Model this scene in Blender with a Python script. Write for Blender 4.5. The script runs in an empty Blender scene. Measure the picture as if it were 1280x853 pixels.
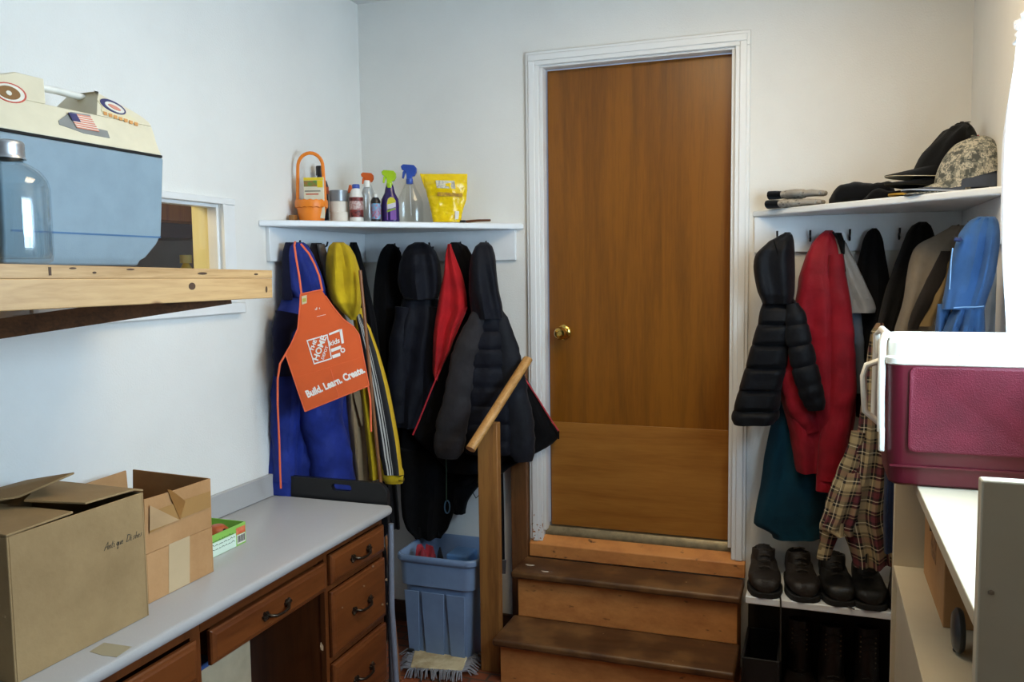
import bpy, bmesh, math, random
from mathutils import Vector, Matrix, noise
random.seed(7)
SC = bpy.context.scene
COL = SC.collection
V = Vector
FL = -.05   # floor level
PI = math.pi

# ---------------------------------------------------------------- camera
CAM = V((1.97782, -3.49305, 1.58650))
FPX = 1062.6046
CR = V((0.94140091, 0.33707575, -0.01201105))
CU = V((-0.01611672, 0.08052427, 0.99662234))
CF = V((-0.3369044, 0.9380276, -0.08123817))
cd = bpy.data.cameras.new('camera'); cam = bpy.data.objects.new('camera', cd); COL.objects.link(cam)
cd.sensor_width = 36; cd.lens = FPX / 1280 * 36; cd.clip_start = 0.02
m = Matrix((CR, CU, -CF)).transposed().to_4x4(); m.translation = CAM
cam.matrix_world = m
SC.camera = cam

def at(x, y, X=None, Y=None, Z=None):
    d = CF + (x - 640) / FPX * CR + (426.5 - y) / FPX * CU
    if X is not None: t = (X - CAM.x) / d.x
    elif Y is not None: t = (Y - CAM.y) / d.y
    else: t = (Z - CAM.z) / d.z
    return CAM + d * t

class Plane:
    """vertical plane through a point, turned towards the viewer's side of the room"""
    def __init__(s, p, b=None):
        s.o = V(p); n = V((CAM.x - s.o.x, CAM.y - s.o.y, 0)).normalized()
        if b is not None:
            d = V(b) - s.o; n2 = V((d.y, -d.x, 0)).normalized(); n = n2 if n2.dot(n) > 0 else -n2
        s.n = n; s.r = V((-n.y, n.x, 0))
    def pt(s, x, y, off=0.0):
        d = CF + (x - 640) / FPX * CR + (426.5 - y) / FPX * CU
        o = s.o + s.n * off
        return CAM + d * ((o - CAM).dot(s.n) / d.dot(s.n))

# ---------------------------------------------------------------- materials
def lin(c):
    if isinstance(c, str):
        c = [int(c[i:i+2], 16) for i in (0, 2, 4)]
    f = lambda v: v / 12.92 if v <= .04045 else ((v + .055) / 1.055) ** 2.4
    return tuple(f(v / 255) for v in c) + (1.0,)

class Mat:
    def __init__(s, name):
        s.m = bpy.data.materials.new(name); s.m.use_nodes = True
        s.t = s.m.node_tree; s.n = s.t.nodes; s.b = s.n['Principled BSDF']
        s.out = s.n['Material Output']
    def node(s, typ, **kw):
        nd = s.n.new(typ)
        for k, v in kw.items():
            if k.startswith('_'): setattr(nd, k[1:], v)
            else: nd.inputs[k].default_value = v
        return nd
    def link(s, a, b): s.t.links.new(a, b)
    def ramp(s, fac, stops, const=False):
        r = s.n.new('ShaderNodeValToRGB')
        if const: r.color_ramp.interpolation = 'CONSTANT'
        e = r.color_ramp.elements
        while len(e) < len(stops): e.new(1.0)
        for el, (p, c) in zip(e, stops): el.position = p; el.color = c
        s.link(fac, r.inputs[0]); return r.outputs[0]
    def coords(s, scale=(1, 1, 1), kind='Object', rot=(0, 0, 0)):
        tc = s.n.new('ShaderNodeTexCoord'); mp = s.n.new('ShaderNodeMapping')
        mp.inputs['Scale'].default_value = scale; mp.inputs['Rotation'].default_value = rot
        s.link(tc.outputs[kind], mp.inputs[0]); return mp.outputs[0]
    def bump(s, h, strength=.3, dist=.01):
        b = s.n.new('ShaderNodeBump'); b.inputs['Strength'].default_value = strength
        b.inputs['Distance'].default_value = dist; s.link(h, b.inputs['Height'])
        s.link(b.outputs[0], s.b.inputs['Normal'])

def plain(name, c, rough=.5, var=.12, scale=6, bump=0, bscale=200, metal=0, spec=.5, sheen=0, c2=None):
    M_ = Mat(name); b = M_.b
    b.inputs['Roughness'].default_value = rough; b.inputs['Metallic'].default_value = metal
    b.inputs['Specular IOR Level'].default_value = spec
    if sheen:
        b.inputs['Sheen Weight'].default_value = sheen; b.inputs['Sheen Roughness'].default_value = .5
    c1 = lin(c); cb = lin(c2) if c2 else tuple(v * (1 - var * 2) for v in c1[:3]) + (1,)
    co = M_.coords()
    nz = M_.node('ShaderNodeTexNoise', Scale=scale, Detail=5.0, Roughness=.6); M_.link(co, nz.inputs['Vector'])
    M_.link(M_.ramp(nz.outputs['Fac'], [(.32, cb), (.62, c1)]), b.inputs['Base Color'])
    if bump:
        n2 = M_.node('ShaderNodeTexNoise', Scale=bscale, Detail=3.0); M_.link(co, n2.inputs['Vector'])
        M_.bump(n2.outputs['Fac'], bump, .004)
    return M_.m

def wood(name, c1, c2, axis='Z', rough=.45, scale=3.0, stretch=14, fine=60, knots=False, dark=None, bump=.1):
    M_ = Mat(name); b = M_.b; b.inputs['Roughness'].default_value = rough
    sc = [scale * stretch] * 3; sc['XYZ'.index(axis)] = scale
    co = M_.coords(tuple(sc))
    nz = M_.node('ShaderNodeTexNoise', Scale=.8, Detail=6.0, Roughness=.62, Distortion=.6); M_.link(co, nz.inputs['Vector'])
    n2 = M_.node('ShaderNodeTexNoise', Scale=fine / 14, Detail=3.0); M_.link(co, n2.inputs['Vector'])
    mx = M_.node('ShaderNodeMath', _operation='MULTIPLY_ADD'); M_.link(n2.outputs['Fac'], mx.inputs[0]); mx.inputs[1].default_value = .35
    M_.link(nz.outputs['Fac'], mx.inputs[2])
    col = M_.ramp(mx.outputs[0], [(.42, lin(c2)), (.78, lin(c1))])
    if knots:
        c3 = M_.coords((5, 5, 9)); vo = M_.node('ShaderNodeTexVoronoi', Scale=1.0); M_.link(c3, vo.inputs['Vector'])
        k = M_.ramp(vo.outputs['Distance'], [(.06, (1, 1, 1, 1)), (.13, (0, 0, 0, 1))])
        mix = M_.node('ShaderNodeMix', _data_type='RGBA'); M_.link(k, mix.inputs[0]); M_.link(col, mix.inputs[6]); mix.inputs[7].default_value = lin(dark or '6b3d1c')
        col = mix.outputs[2]
    M_.link(col, b.inputs['Base Color'])
    M_.bump(n2.outputs['Fac'], bump, .003)
    return M_.m

def cloth(name, c, c2=None, rough=.85, sheen=.15, weave=900, var=.18):
    M_ = Mat(name); b = M_.b; b.inputs['Roughness'].default_value = rough
    b.inputs['Sheen Weight'].default_value = sheen * .5; b.inputs['Specular IOR Level'].default_value = .15
    co = M_.coords()
    nz = M_.node('ShaderNodeTexNoise', Scale=9.0, Detail=6.0); M_.link(co, nz.inputs['Vector'])
    c1 = lin(c); cb = lin(c2) if c2 else tuple(v * (1 - var) for v in c1[:3]) + (1,)
    M_.link(M_.ramp(nz.outputs['Fac'], [(.35, cb), (.65, c1)]), b.inputs['Base Color'])
    n2 = M_.node('ShaderNodeTexNoise', Scale=float(weave), Detail=2.0); M_.link(co, n2.inputs['Vector'])
    n3 = M_.node('ShaderNodeTexNoise', Scale=38.0, Detail=4.0); M_.link(co, n3.inputs['Vector'])
    ad = M_.node('ShaderNodeMath', _operation='MULTIPLY_ADD'); M_.link(n2.outputs['Fac'], ad.inputs[0]); ad.inputs[1].default_value = .25; M_.link(n3.outputs['Fac'], ad.inputs[2])
    M_.bump(ad.outputs[0], .35, .006)
    return M_.m

def glass(name, tint='ffffff', rough=.02, ior=1.45):
    M_ = Mat(name); b = M_.b
    b.inputs['Base Color'].default_value = lin(tint); b.inputs['Transmission Weight'].default_value = 1
    b.inputs['Roughness'].default_value = rough; b.inputs['IOR'].default_value = ior
    return M_.m

# ---------------------------------------------------------------- mesh builder
class M:
    def __init__(s): s.v = []; s.f = []; s.c = {}
    def add(s, vs, fs, xf=None):
        o = len(s.v)
        s.v += [(xf @ V(p)) if xf else V(p) for p in vs]
        s.f += [tuple(i + o for i in f) for f in fs]; return o
    def box(s, x0, x1, y0, y1, z0, z1, xf=None):
        s.add([(x0,y0,z0),(x1,y0,z0),(x1,y1,z0),(x0,y1,z0),(x0,y0,z1),(x1,y0,z1),(x1,y1,z1),(x0,y1,z1)],
              [(0,3,2,1),(4,5,6,7),(0,1,5,4),(1,2,6,5),(2,3,7,6),(3,0,4,7)], xf); return s
    def prism(s, poly, vec):
        n = len(poly); vec = V(vec); a = [V(p) for p in poly]
        s.add(a + [p + vec for p in a], [tuple(range(n))[::-1], tuple(range(n, 2*n))] + [(i, (i+1) % n, n + (i+1) % n, n + i) for i in range(n)]); return s
    def rings(s, rs, cap0=True, cap1=True, xf=None):
        n = len(rs[0]); vs = [p for r in rs for p in r]; fs = []
        for i in range(len(rs) - 1):
            for j in range(n):
                k = (j + 1) % n; fs.append((i*n+j, i*n+k, (i+1)*n+k, (i+1)*n+j))
        if cap0: fs.append(tuple(range(n))[::-1])
        if cap1: fs.append(tuple((len(rs)-1)*n + j for j in range(n)))
        return s.add(vs, fs, xf)
    def tube(s, pts, r, n=10, flat=None, up=None):
        pts = [V(p) for p in pts]; rs = []; prev = None
        for i, p in enumerate(pts):
            t = (pts[min(i+1, len(pts)-1)] - pts[max(i-1, 0)]).normalized()
            ref = V(up) if up else V((0, 0, 1))
            if abs(t.dot(ref)) > .97: ref = V((1, 0, 0)) if abs(t.x) < .9 else V((0, 1, 0))
            if prev is not None and up is None:
                a = (prev - t * prev.dot(t))
                a = a.normalized() if a.length > 1e-6 else t.cross(ref).normalized()
            else: a = t.cross(ref).normalized()
            prev = a; b = t.cross(a).normalized()
            rr = r[i] if isinstance(r, (list, tuple)) else r
            rs.append([p + a * (rr * math.cos(2*PI*j/n)) + b * ((rr if flat is None else flat) * math.sin(2*PI*j/n)) for j in range(n)])
        s.rings(rs); return s
    def lathe(s, c, prof, n=28, sx=1, sy=1, rot=0, cap0=True, cap1=True):
        c = V(c); rs = []
        for r, z in prof:
            ring = []
            for j in range(n):
                a = 2*PI*j/n; x, y = r*sx*math.cos(a), r*sy*math.sin(a)
                ring.append((c.x + x*math.cos(rot) - y*math.sin(rot), c.y + x*math.sin(rot) + y*math.cos(rot), c.z + z))
            rs.append(ring)
        s.rings(rs, cap0, cap1); return s

def finish(name, mb, mat, bevel=0, seg=2, ang=40, recalc=True, sub=0):
    me = bpy.data.meshes.new(name); me.from_pydata([tuple(p) for p in mb.v], [], mb.f)
    if mb.c:
        at_ = me.attributes.new('cloth', 'FLOAT_VECTOR', 'POINT')
        for i, c in mb.c.items(): at_.data[i].vector = c
    if recalc:
        bm = bmesh.new(); bm.from_mesh(me); bmesh.ops.recalc_face_normals(bm, faces=bm.faces); bm.to_mesh(me); bm.free()
    me.shade_smooth(); me.set_sharp_from_angle(angle=math.radians(ang))
    o = bpy.data.objects.new(name, me); COL.objects.link(o)
    for x in (mat if isinstance(mat, (list, tuple)) else [mat]): me.materials.append(x)
    if bevel:
        b = o.modifiers.new('bevel', 'BEVEL'); b.width = bevel; b.segments = seg; b.limit_method = 'ANGLE'; b.angle_limit = math.radians(35)
    if sub:
        b = o.modifiers.new('sub', 'SUBSURF'); b.levels = b.render_levels = sub
    return o

class T:
    """a thing: an Empty at its base that parents its parts"""
    def __init__(s, name, label, cat, group=None, kind=None):
        s.e = bpy.data.objects.new(name, None); COL.objects.link(s.e); s.e.empty_display_size = .05
        s.e['label'] = label; s.e['category'] = cat
        if group: s.e['group'] = group
        if kind: s.e['kind'] = kind
        s.parts = []
    def part(s, name, mb, mat, sub_of=None, label=None, **kw):
        o = finish(name, mb, mat, **kw)
        s.parts.append((o, sub_of)); 
        if label: o['label'] = label
        return o
    def adopt(s, o, sub_of=None):
        s.parts.append((o, sub_of)); return o
    def done(s):
        pts = [v.co for o, _ in s.parts for v in o.data.vertices]
        lo = [min(p[i] for p in pts) for i in range(3)]; hi = [max(p[i] for p in pts) for i in range(3)]
        L = V(((lo[0]+hi[0])/2, (lo[1]+hi[1])/2, lo[2])); s.e.location = L
        for o, sub in s.parts:
            o.data.transform(Matrix.Translation(-L)); o.parent = sub or s.e
        return s.e

def single(name, label, cat, mb, mat, group=None, kind=None, **kw):
    o = finish(name, mb, mat, **kw)
    pts = [v.co for v in o.data.vertices]
    lo = [min(p[i] for p in pts) for i in range(3)]; hi = [max(p[i] for p in pts) for i in range(3)]
    L = V(((lo[0]+hi[0])/2, (lo[1]+hi[1])/2, lo[2]))
    o.data.transform(Matrix.Translation(-L)); o.location = L
    if label: o['label'] = label; o['category'] = cat
    if group: o['group'] = group
    if kind: o['kind'] = kind
    return o

def struct(name, mb, mat, **kw):
    o = finish(name, mb, mat, **kw); o['kind'] = 'structure'; return o

def text_mesh(txt, size, o, ex, ey, mat, name='lettering', extrude=.0006, shear=0, align='LEFT', bold=0):
    cu = bpy.data.curves.new('t', 'FONT'); cu.body = txt; cu.size = size; cu.extrude = extrude; cu.shear = shear; cu.align_x = align
    cu.offset = bold; cu.resolution_u = 3
    ob = bpy.data.objects.new('t', cu); COL.objects.link(ob)
    dg = bpy.context.evaluated_depsgraph_get(); me = bpy.data.meshes.new_from_object(ob.evaluated_get(dg))
    bpy.data.objects.remove(ob); bpy.data.curves.remove(cu)
    ex, ey = V(ex), V(ey); n = ex.cross(ey).normalized()
    mt = Matrix((ex, ey, n)).transposed().to_4x4(); mt.translation = V(o)
    me.transform(mt); me.name = name; me.materials.clear(); me.materials.append(mat)
    r = bpy.data.objects.new(name, me); COL.objects.link(r); return r

# ---------------------------------------------------------------- soft goods
def crom(rows, y):
    """interpolate rows [(y, a, b, ...)] smoothly at y"""
    if y <= rows[0][0]: return rows[0][1:]
    if y >= rows[-1][0]: return rows[-1][1:]
    for i in range(len(rows) - 1):
        if rows[i][0] <= y <= rows[i+1][0]: break
    t = (y - rows[i][0]) / max(1e-9, rows[i+1][0] - rows[i][0])
    out = []
    for k in range(1, len(rows[0])):
        p0 = rows[max(i-1, 0)][k]; p1 = rows[i][k]; p2 = rows[i+1][k]; p3 = rows[min(i+2, len(rows)-1)][k]
        m1 = (p2 - p0) / 2; m2 = (p3 - p1) / 2
        if (p2 - p1) * m1 <= 0: m1 = 0
        if (p2 - p1) * m2 <= 0: m2 = 0
        h = lambda a: max(-3*abs(p2-p1), min(3*abs(p2-p1), a)); m1, m2 = h(m1), h(m2)
        out.append((2*t**3-3*t*t+1)*p1 + (t**3-2*t*t+t)*m1 + (-2*t**3+3*t*t)*p2 + (t**3-t*t)*m2)
    return out

def spow(x, e): return math.copysign(abs(x) ** e, x)

def drape(pl, rows, depth, off=0, folds=3, famp=.010, wamp=.006, seed=0, nv=56, nu=56, quilt=None, qdepth=.35, tops=.4, hem=True, flatback=True, wfreq=9, fstart=.15):
    """a hanging cloth body: closed loft between left and right outlines on the plane, with depth and folds"""
    mb = M(); rnd = random.Random(seed)
    y0, y1 = rows[0][0], rows[-1][0]
    ks = [(folds * (.8 + .5 * rnd.random()), rnd.random() * 6.28, rnd.uniform(-1.5, 1.5)) for _ in range(3)]
    rs = []; cl = []
    top = pl.pt(*( (rows[0][1]+rows[0][2])/2, y0), off)
    for i in range(nv + 1):
        v = i / nv; y = y0 + (y1 - y0) * v
        xl, xr = crom(rows, y)
        L, R_ = pl.pt(xl, y, off), pl.pt(xr, y, off); c = (L + R_) / 2; hw = (R_ - L) / 2; a = hw.length
        b = depth * min(1, tops + (1 - tops) * min(1, v / .22)); b = min(b, max(a * 1.1, .012))
        if i == 0: b *= .6
        q = 1; ql = 0
        if quilt:
            dmin = min(abs(y - qy - 0.0) for qy in quilt); q = 1 - qdepth * math.exp(-(dmin / 2.6) ** 2); ql = 1 - q
        ring = []; cc = []
        fr = min(1, max(0, (v - fstart) / .5)) ** .8 if fstart < 1 else 0
        fr = .25 + .75 * fr
        for j in range(nu):
            th = 2*PI*j/nu; x = spow(math.cos(th), .75); d = spow(math.sin(th), .85)
            f = sum(w * math.sin(k * x * PI * .9 + p + dr * v * 3) for (k, p, dr), w in zip(ks, (1, .6, .45))) * famp * fr
            p = c + hw * (x * (1 - ql * .10)) + pl.n * (b * d * q * (1 if d > 0 or not flatback else .7))
            edge = abs(d) ** .5
            p += pl.n * (f * edge * (1 if d > 0 else .4))
            if wamp:
                nz = noise.noise(p * wfreq + V((seed * 3.1, 0, 0))) + .5 * noise.noise(p * wfreq * 2.3 + V((0, seed * 1.7, 0)))
                p += pl.n * (nz * wamp * (1 if d > -.2 else .3)) + pl.r * (nz * wamp * .35 * (1 - edge))
            ring.append(p); cc.append((a * x, (top.z - p.z), x))
        rs.append(ring); cl += cc
    if hem:
        last = rs[-1]; c = sum(last, V()) / nu
        for sc_, up in ((.93, .0), (.86, .015), (.8, .05)):
            rs.append([c + (p - c) * sc_ + V((0, 0, up)) for p in last]); cl += cc
    o = mb.rings(rs)
    for i, c in enumerate(cl): mb.c[o + i] = c
    return mb

def limb(pl, path, off=0, ratio=.8, wamp=.004, seed=0, nu=28, nv=36, quilt=None, qdepth=.22, hem=True, wfreq=14):
    """a sleeve: path of (y, x, half width) in outline units"""
    mb = M(); rs = []; cl = []
    y0, y1 = path[0][0], path[-1][0]
    P_ = []
    for i in range(nv + 1):
        y = y0 + (y1 - y0) * i / nv; x, h = crom(path, y); P_.append((x, y, h))
    for i, (x, y, h) in enumerate(P_):
        a = P_[max(i-1, 0)]; b = P_[min(i+1, nv)]
        tx, ty = b[0] - a[0], b[1] - a[1]; l = math.hypot(tx, ty); nx, ny = ty / l, -tx / l
        c = pl.pt(x, y, off); e = pl.pt(x + nx * h, y + ny * h, off) - c; r = e.length
        q = 1
        if quilt: q = 1 - qdepth * math.exp(-(min(abs(y - k) for k in quilt) / 2.4) ** 2)
        ring = []
        for j in range(nu):
            th = 2*PI*j/nu
            p = c + e * (math.cos(th) * (.4 + .6 * q)) + pl.n * (r * ratio * math.sin(th) * q)
            nz = noise.noise(p * wfreq + V((seed, seed * 2.2, 0))) + .6 * noise.noise(p * wfreq * 2.2 + V((seed, 0, 0)))
            p += (p - c).normalized() * (nz * wamp)
            ring.append(p); cl.append((r * math.cos(th), P_[0][1] / 330 - y / 330, math.cos(th)))
        rs.append(ring)
    if hem:
        last = rs[-1]; c = sum(last, V()) / nu
        for sc_, up in ((.9, .0), (.8, .02), (.7, .05)):
            rs.append([c + (p - c) * sc_ + V((0, 0, up)) for p in last])
            cl += cl[-nu:]
    o = mb.rings(rs)
    for i, c in enumerate(cl): mb.c[o + i] = c
    return mb

def panel(pl, poly, off, thick, bulge=0):
    """flat piece with an outline (a flap, an apron, a pocket)"""
    a = [pl.pt(x, y, off) for x, y in poly]
    return M().prism(a, -pl.n * thick)
# ================================================================= ROOM
m_wall = plain('white wall paint', 'e5e3dd', rough=.75, var=.03, scale=2, bump=.25, bscale=160)
m_ceil = plain('ceiling paint', 'dcdcda', rough=.85, var=.03)
m_trim = plain('white gloss trim paint', 'e4e4e2', rough=.38, var=.03, scale=5)
m_shelfw = plain('white shelf paint', 'e3e6e8', rough=.4, var=.03)
m_dark = plain('dark gap', '120f0d', rough=.9)

def tile_floor():
    M_ = Mat('terracotta brick floor'); M_.b.inputs['Roughness'].default_value = .55
    co = M_.coords((4, 4, 4)); br = M_.n.new('ShaderNodeTexBrick'); M_.link(co, br.inputs['Vector'])
    br.inputs['Color1'].default_value = lin('8a4a2c'); br.inputs['Color2'].default_value = lin('6d3822'); br.inputs['Mortar'].default_value = lin('4a3a30')
    br.inputs['Scale'].default_value = 1.0; br.inputs['Mortar Size'].default_value = .02
    M_.link(br.outputs['Color'], M_.b.inputs['Base Color']); M_.bump(br.outputs['Fac'], -.3, .003); return M_.m
struct('floor', M().box(-.12, 2.7, -5.7, .12, FL - .1, FL), tile_floor())
WR = 2.489
CZ = 2.80
struct('ceiling', M().box(-.12, 2.7, -5.7, .2, CZ, CZ + .1), m_ceil)
w = M()   # left wall with the hole of the inside window
WY0, WY1, WZ0, WZ1 = -1.775, -1.0, 1.49, 1.835
w.box(-.12, 0, -5.6, WY0, FL, CZ); w.box(-.12, 0, WY1, .0, FL, CZ); w.box(-.12, 0, WY0, WY1, FL, WZ0); w.box(-.12, 0, WY0, WY1, WZ1, CZ)
struct('wall_left', w, m_wall)
DX0, DX1, DZ1 = .848, 1.676, 2.468
w = M(); w.box(-.12, DX0, 0, .12, FL, CZ); w.box(DX1, 2.62, 0, .12, FL, CZ); w.box(DX0, DX1, 0, .12, DZ1, CZ); w.box(DX0, DX1, 0, .12, FL, .337)
struct('wall_back', w, m_wall)
RY0, RY1, RZ0, RZ1 = -2.15, -1.02, 1.36, 2.14
w = M(); w.box(WR, WR + .13, -5.6, RY0, FL, CZ); w.box(WR, WR + .13, RY1, 0, FL, CZ); w.box(WR, WR + .13, RY0, RY1, FL, RZ0); w.box(WR, WR + .13, RY0, RY1, RZ1, CZ)
struct('wall_right', w, m_wall)
struct('wall_front', M().box(-.12, 2.62, -5.7, -5.6, FL, CZ), plain('darkened unseen wall', '4a4640', rough=.7))  # unseen wall behind the camera, coloured dark to cut bounce light
m_bb = wood('dark baseboard wood', '4a2f1c', '2c1b10', 'X', rough=.6)
struct('baseboard_back', M().box(.0, .72, -.012, 0, FL, .05), m_bb, bevel=.003)
struct('baseboard_left', M().box(0, .012, -.74, -.013, FL, .05), m_bb, bevel=.003)

# inside window in the left wall: trim, sill, frame, glass
w = M()
w.box(0, .014, WY0 - .055, WY1 + .065, WZ1, WZ1 + .022); w.box(0, .014, WY1, WY1 + .018, WZ0, WZ1); w.box(0, .014, WY0 - .018, WY0, WZ0, WZ1)
w.box(.0, .010, WY1 + .018, WY1 + .066, WZ0, WZ1)
struct('trim_1', w, m_trim, bevel=.002)
struct('trim_2', M().box(-.115, .03, WY0 - .07, WY1 + .085, WZ0 - .04, WZ0 - .0015), m_trim, bevel=.004)
wt = T('window_1', 'small inside window with a white frame behind the blue cooler and plank shelf', 'window', kind='structure')
w = M(); gx = -.028
w.box(gx - .02, gx + .02, WY0, WY0 + .012, WZ0, WZ1); w.box(gx - .02, gx + .02, WY1 - .012, WY1, WZ0, WZ1)
w.box(gx - .02, gx + .02, WY0 + .012, WY1 - .012, WZ0, WZ0 + .012); w.box(gx - .02, gx + .02, WY0 + .012, WY1 - .012, WZ1 - .012, WZ1)
wt.part('frame', w, m_trim, bevel=.002)
gm = Mat('window glass'); tr = gm.node('ShaderNodeBsdfTransparent'); gl = gm.node('ShaderNodeBsdfGlossy', Roughness=.02); mx = gm.n.new('ShaderNodeMixShader')
mx.inputs[0].default_value = .05; gm.link(tr.outputs[0], mx.inputs[1]); gm.link(gl.outputs[0], mx.inputs[2]); gm.link(mx.outputs[0], gm.out.inputs[0])
wt.part('pane', M().box(gx - .002, gx + .002, WY0 + .012, WY1 - .012, WZ0 + .012, WZ1 - .012), gm.m)
wt.done()

# kitchen seen through it
m_kw = plain('cream kitchen paint', 'e8dc9c', rough=.6, var=.03)
m_kg = plain('grey kitchen wall', '8a8675', rough=.7, var=.08)
struct('wall_kitchen', M().box(-2.4, -2.3, -3.0, 2.2, .3, 2.9), m_kg)
struct('wall_kitchen_far', M().box(-2.3, -.12, 2.1, 2.2, .3, 2.9), m_kg)
struct('wall_kitchen_near', M().box(-2.3, -.12, -3.1, -3.0, .3, 2.9), m_kw)
struct('ceiling_kitchen', M().box(-2.4, -.12, -3.1, 2.2, 2.9, 3.0), m_ceil)
struct('floor_kitchen', M().box(-2.4, -.12, -3.1, 2.2, .3, .405), m_bb)
p0, p1 = at(249, 300, X=-.75), at(277, 300, X=-.75)
struct('trim_6', M().box(-.1195, gx - .0205, WY1 - .006, WY1 - .0002, WZ0 + .0005, WZ1 - .0005), m_kw)
m_kc = wood('golden oak cabinet', '9a6322', '74450f', 'Z', rough=.4)
kt = T('kitchen_cabinet', 'golden brown wall cabinet seen through the small inside window', 'cabinet')
kt.part('carcass', M().box(-1.75, -1.42, -.9, .75, 1.88, 2.6), m_kc, bevel=.004)
for i in range(3):
    d = kt.part('door', M().box(-1.42, -1.40, -.88 + i * .54, -.88 + i * .54 + .52, 1.89, 2.58), m_kc, bevel=.006)
    kt.part('knob', M().lathe((-1.385, -.88 + i * .54 + .46, 1.95), [(.004, 0), (.012, .004), (.012, .014), (.004, .018)], 12), m_dark, sub_of=d)
kt.part('light_rail', M().box(-1.75, -1.41, -.9, .75, 1.80, 1.879), plain('dark brown under rail', '32281f', rough=.5), label='dark brown under rail')
kt.done()
kt = T('kitchen_counter', 'grey kitchen counter seen low through the small inside window', 'counter')
kt.part('worktop', M().box(-2.29, -1.55, -1.5, 1.4, 1.29, 1.33), plain('grey worktop', '77766c', rough=.35), bevel=.006)
kt.part('base_cabinet', M().box(-2.29, -1.6, -1.5, 1.4, .406, 1.2895), m_kc, bevel=.004)
kt.done()
q = at(232, 319, X=-1.7)
bt = T('yellow_bottle', 'little yellow bottle seen through the inside window above the shelf', 'bottle')
zb = 1.331
bt.part('body', M().lathe((q.x, q.y, zb), [(.04, 0), (.044, .02), (.044, q.z - zb - .1), (.018, q.z - zb - .05)], 20), plain('yellow plastic', 'e8cf3a', rough=.3))
bt.part('cap', M().lathe((q.x, q.y, zb), [(.036, q.z - zb - .05), (.036, q.z - zb)], 20), plain('pale yellow cap', 'efe27a', rough=.4))
bt.done()

# ---- back door: casing, jamb, sill, slab
c = M(); x0, x1, zt, zb = .803, 1.7215, 2.507, .405
def casing(mb, o, i, t0, t1):
    for (a, b) in ((x0 + o, x0 + i), (x1 - i, x1 - o)):
        mb.box(a, b, -t1, -t0, zb, zt - i)
    mb.box(x0 + o, x1 - o, -t1, -t0, zt - i, zt - o)
casing(c, 0, .057, 0, .016); casing(c, .012, .040, .0161, .022)
def casing_mat():
    M_ = Mat('chipped white casing paint'); M_.b.inputs['Roughness'].default_value = .4
    co = M_.coords(); nz = M_.node('ShaderNodeTexNoise', Scale=55.0, Detail=4.0); M_.link(co, nz.inputs['Vector'])
    sx = M_.n.new('ShaderNodeSeparateXYZ'); M_.link(co, sx.inputs[0])
    h = M_.node('ShaderNodeMapRange'); M_.link(sx.outputs['Z'], h.inputs[0]); h.inputs[1].default_value = .47; h.inputs[2].default_value = .60; h.inputs[3].default_value = 0; h.inputs[4].default_value = .3
    lx = M_.node('ShaderNodeMath', _operation='GREATER_THAN'); M_.link(sx.outputs['X'], lx.inputs[0]); lx.inputs[1].default_value = 1.2
    s1 = M_.node('ShaderNodeMath', _operation='SUBTRACT'); M_.link(nz.outputs['Fac'], s1.inputs[0]); M_.link(h.outputs[0], s1.inputs[1])
    s2 = M_.node('ShaderNodeMath', _operation='SUBTRACT'); M_.link(s1.outputs[0], s2.inputs[0]); M_.link(lx.outputs[0], s2.inputs[1])
    M_.link(M_.ramp(s2.outputs[0], [(0, lin('e4e4e2')), (.57, lin('a8703c'))], True), M_.b.inputs['Base Color']); return M_.m
struct('trim_3', c, casing_mat(), bevel=.003)
c = M(); c.box(DX0, DX0 + .012, .0, .118, .4, DZ1 - .012); c.box(DX1 - .012, DX1, .0, .118, .4, DZ1 - .012); c.box(DX0, DX1, .0, .118, DZ1 - .012, DZ1)
c.box(DX0 + .012, DX0 + .026, .0, .05, .45, DZ1 - .026); c.box(DX1 - .026, DX1 - .012, .0, .05, .45, DZ1 - .026); c.box(DX0 + .012, DX1 - .012, .0, .05, DZ1 - .026, DZ1 - .012)
struct('trim_4', c, m_trim, bevel=.002)
def peach():
    M_ = Mat('worn peach paint'); M_.b.inputs['Roughness'].default_value = .55
    co = M_.coords((3, 3, 6)); nz = M_.node('ShaderNodeTexNoise', Scale=2.2, Detail=8.0, Roughness=.7); M_.link(co, nz.inputs['Vector'])
    c2 = M_.coords((14, 14, 40)); n2 = M_.node('ShaderNodeTexNoise', Scale=1.3, Detail=5.0); M_.link(c2, n2.inputs['Vector'])
    a = M_.ramp(nz.outputs['Fac'], [(.3, lin('b06c38')), (.6, lin('d08c4c'))])
    k = M_.ramp(n2.outputs['Fac'], [(.66, (0, 0, 0, 1)), (.74, (1, 1, 1, 1))])
    mx = M_.node('ShaderNodeMix', _data_type='RGBA'); M_.link(k, mx.inputs[0]); M_.link(a, mx.inputs[6]); mx.inputs[7].default_value = lin('53331d')
    M_.link(mx.outputs[2], M_.b.inputs['Base Color']); return M_.m
m_peach = peach()
struct('trim_5', M().prism([(.803, -.03, .3375), (.803, -.03, .395), (.803, .02, .425), (.803, .118, .425), (.803, .118, .3375)], (.9185, 0, 0)), m_peach, bevel=.003)

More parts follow.
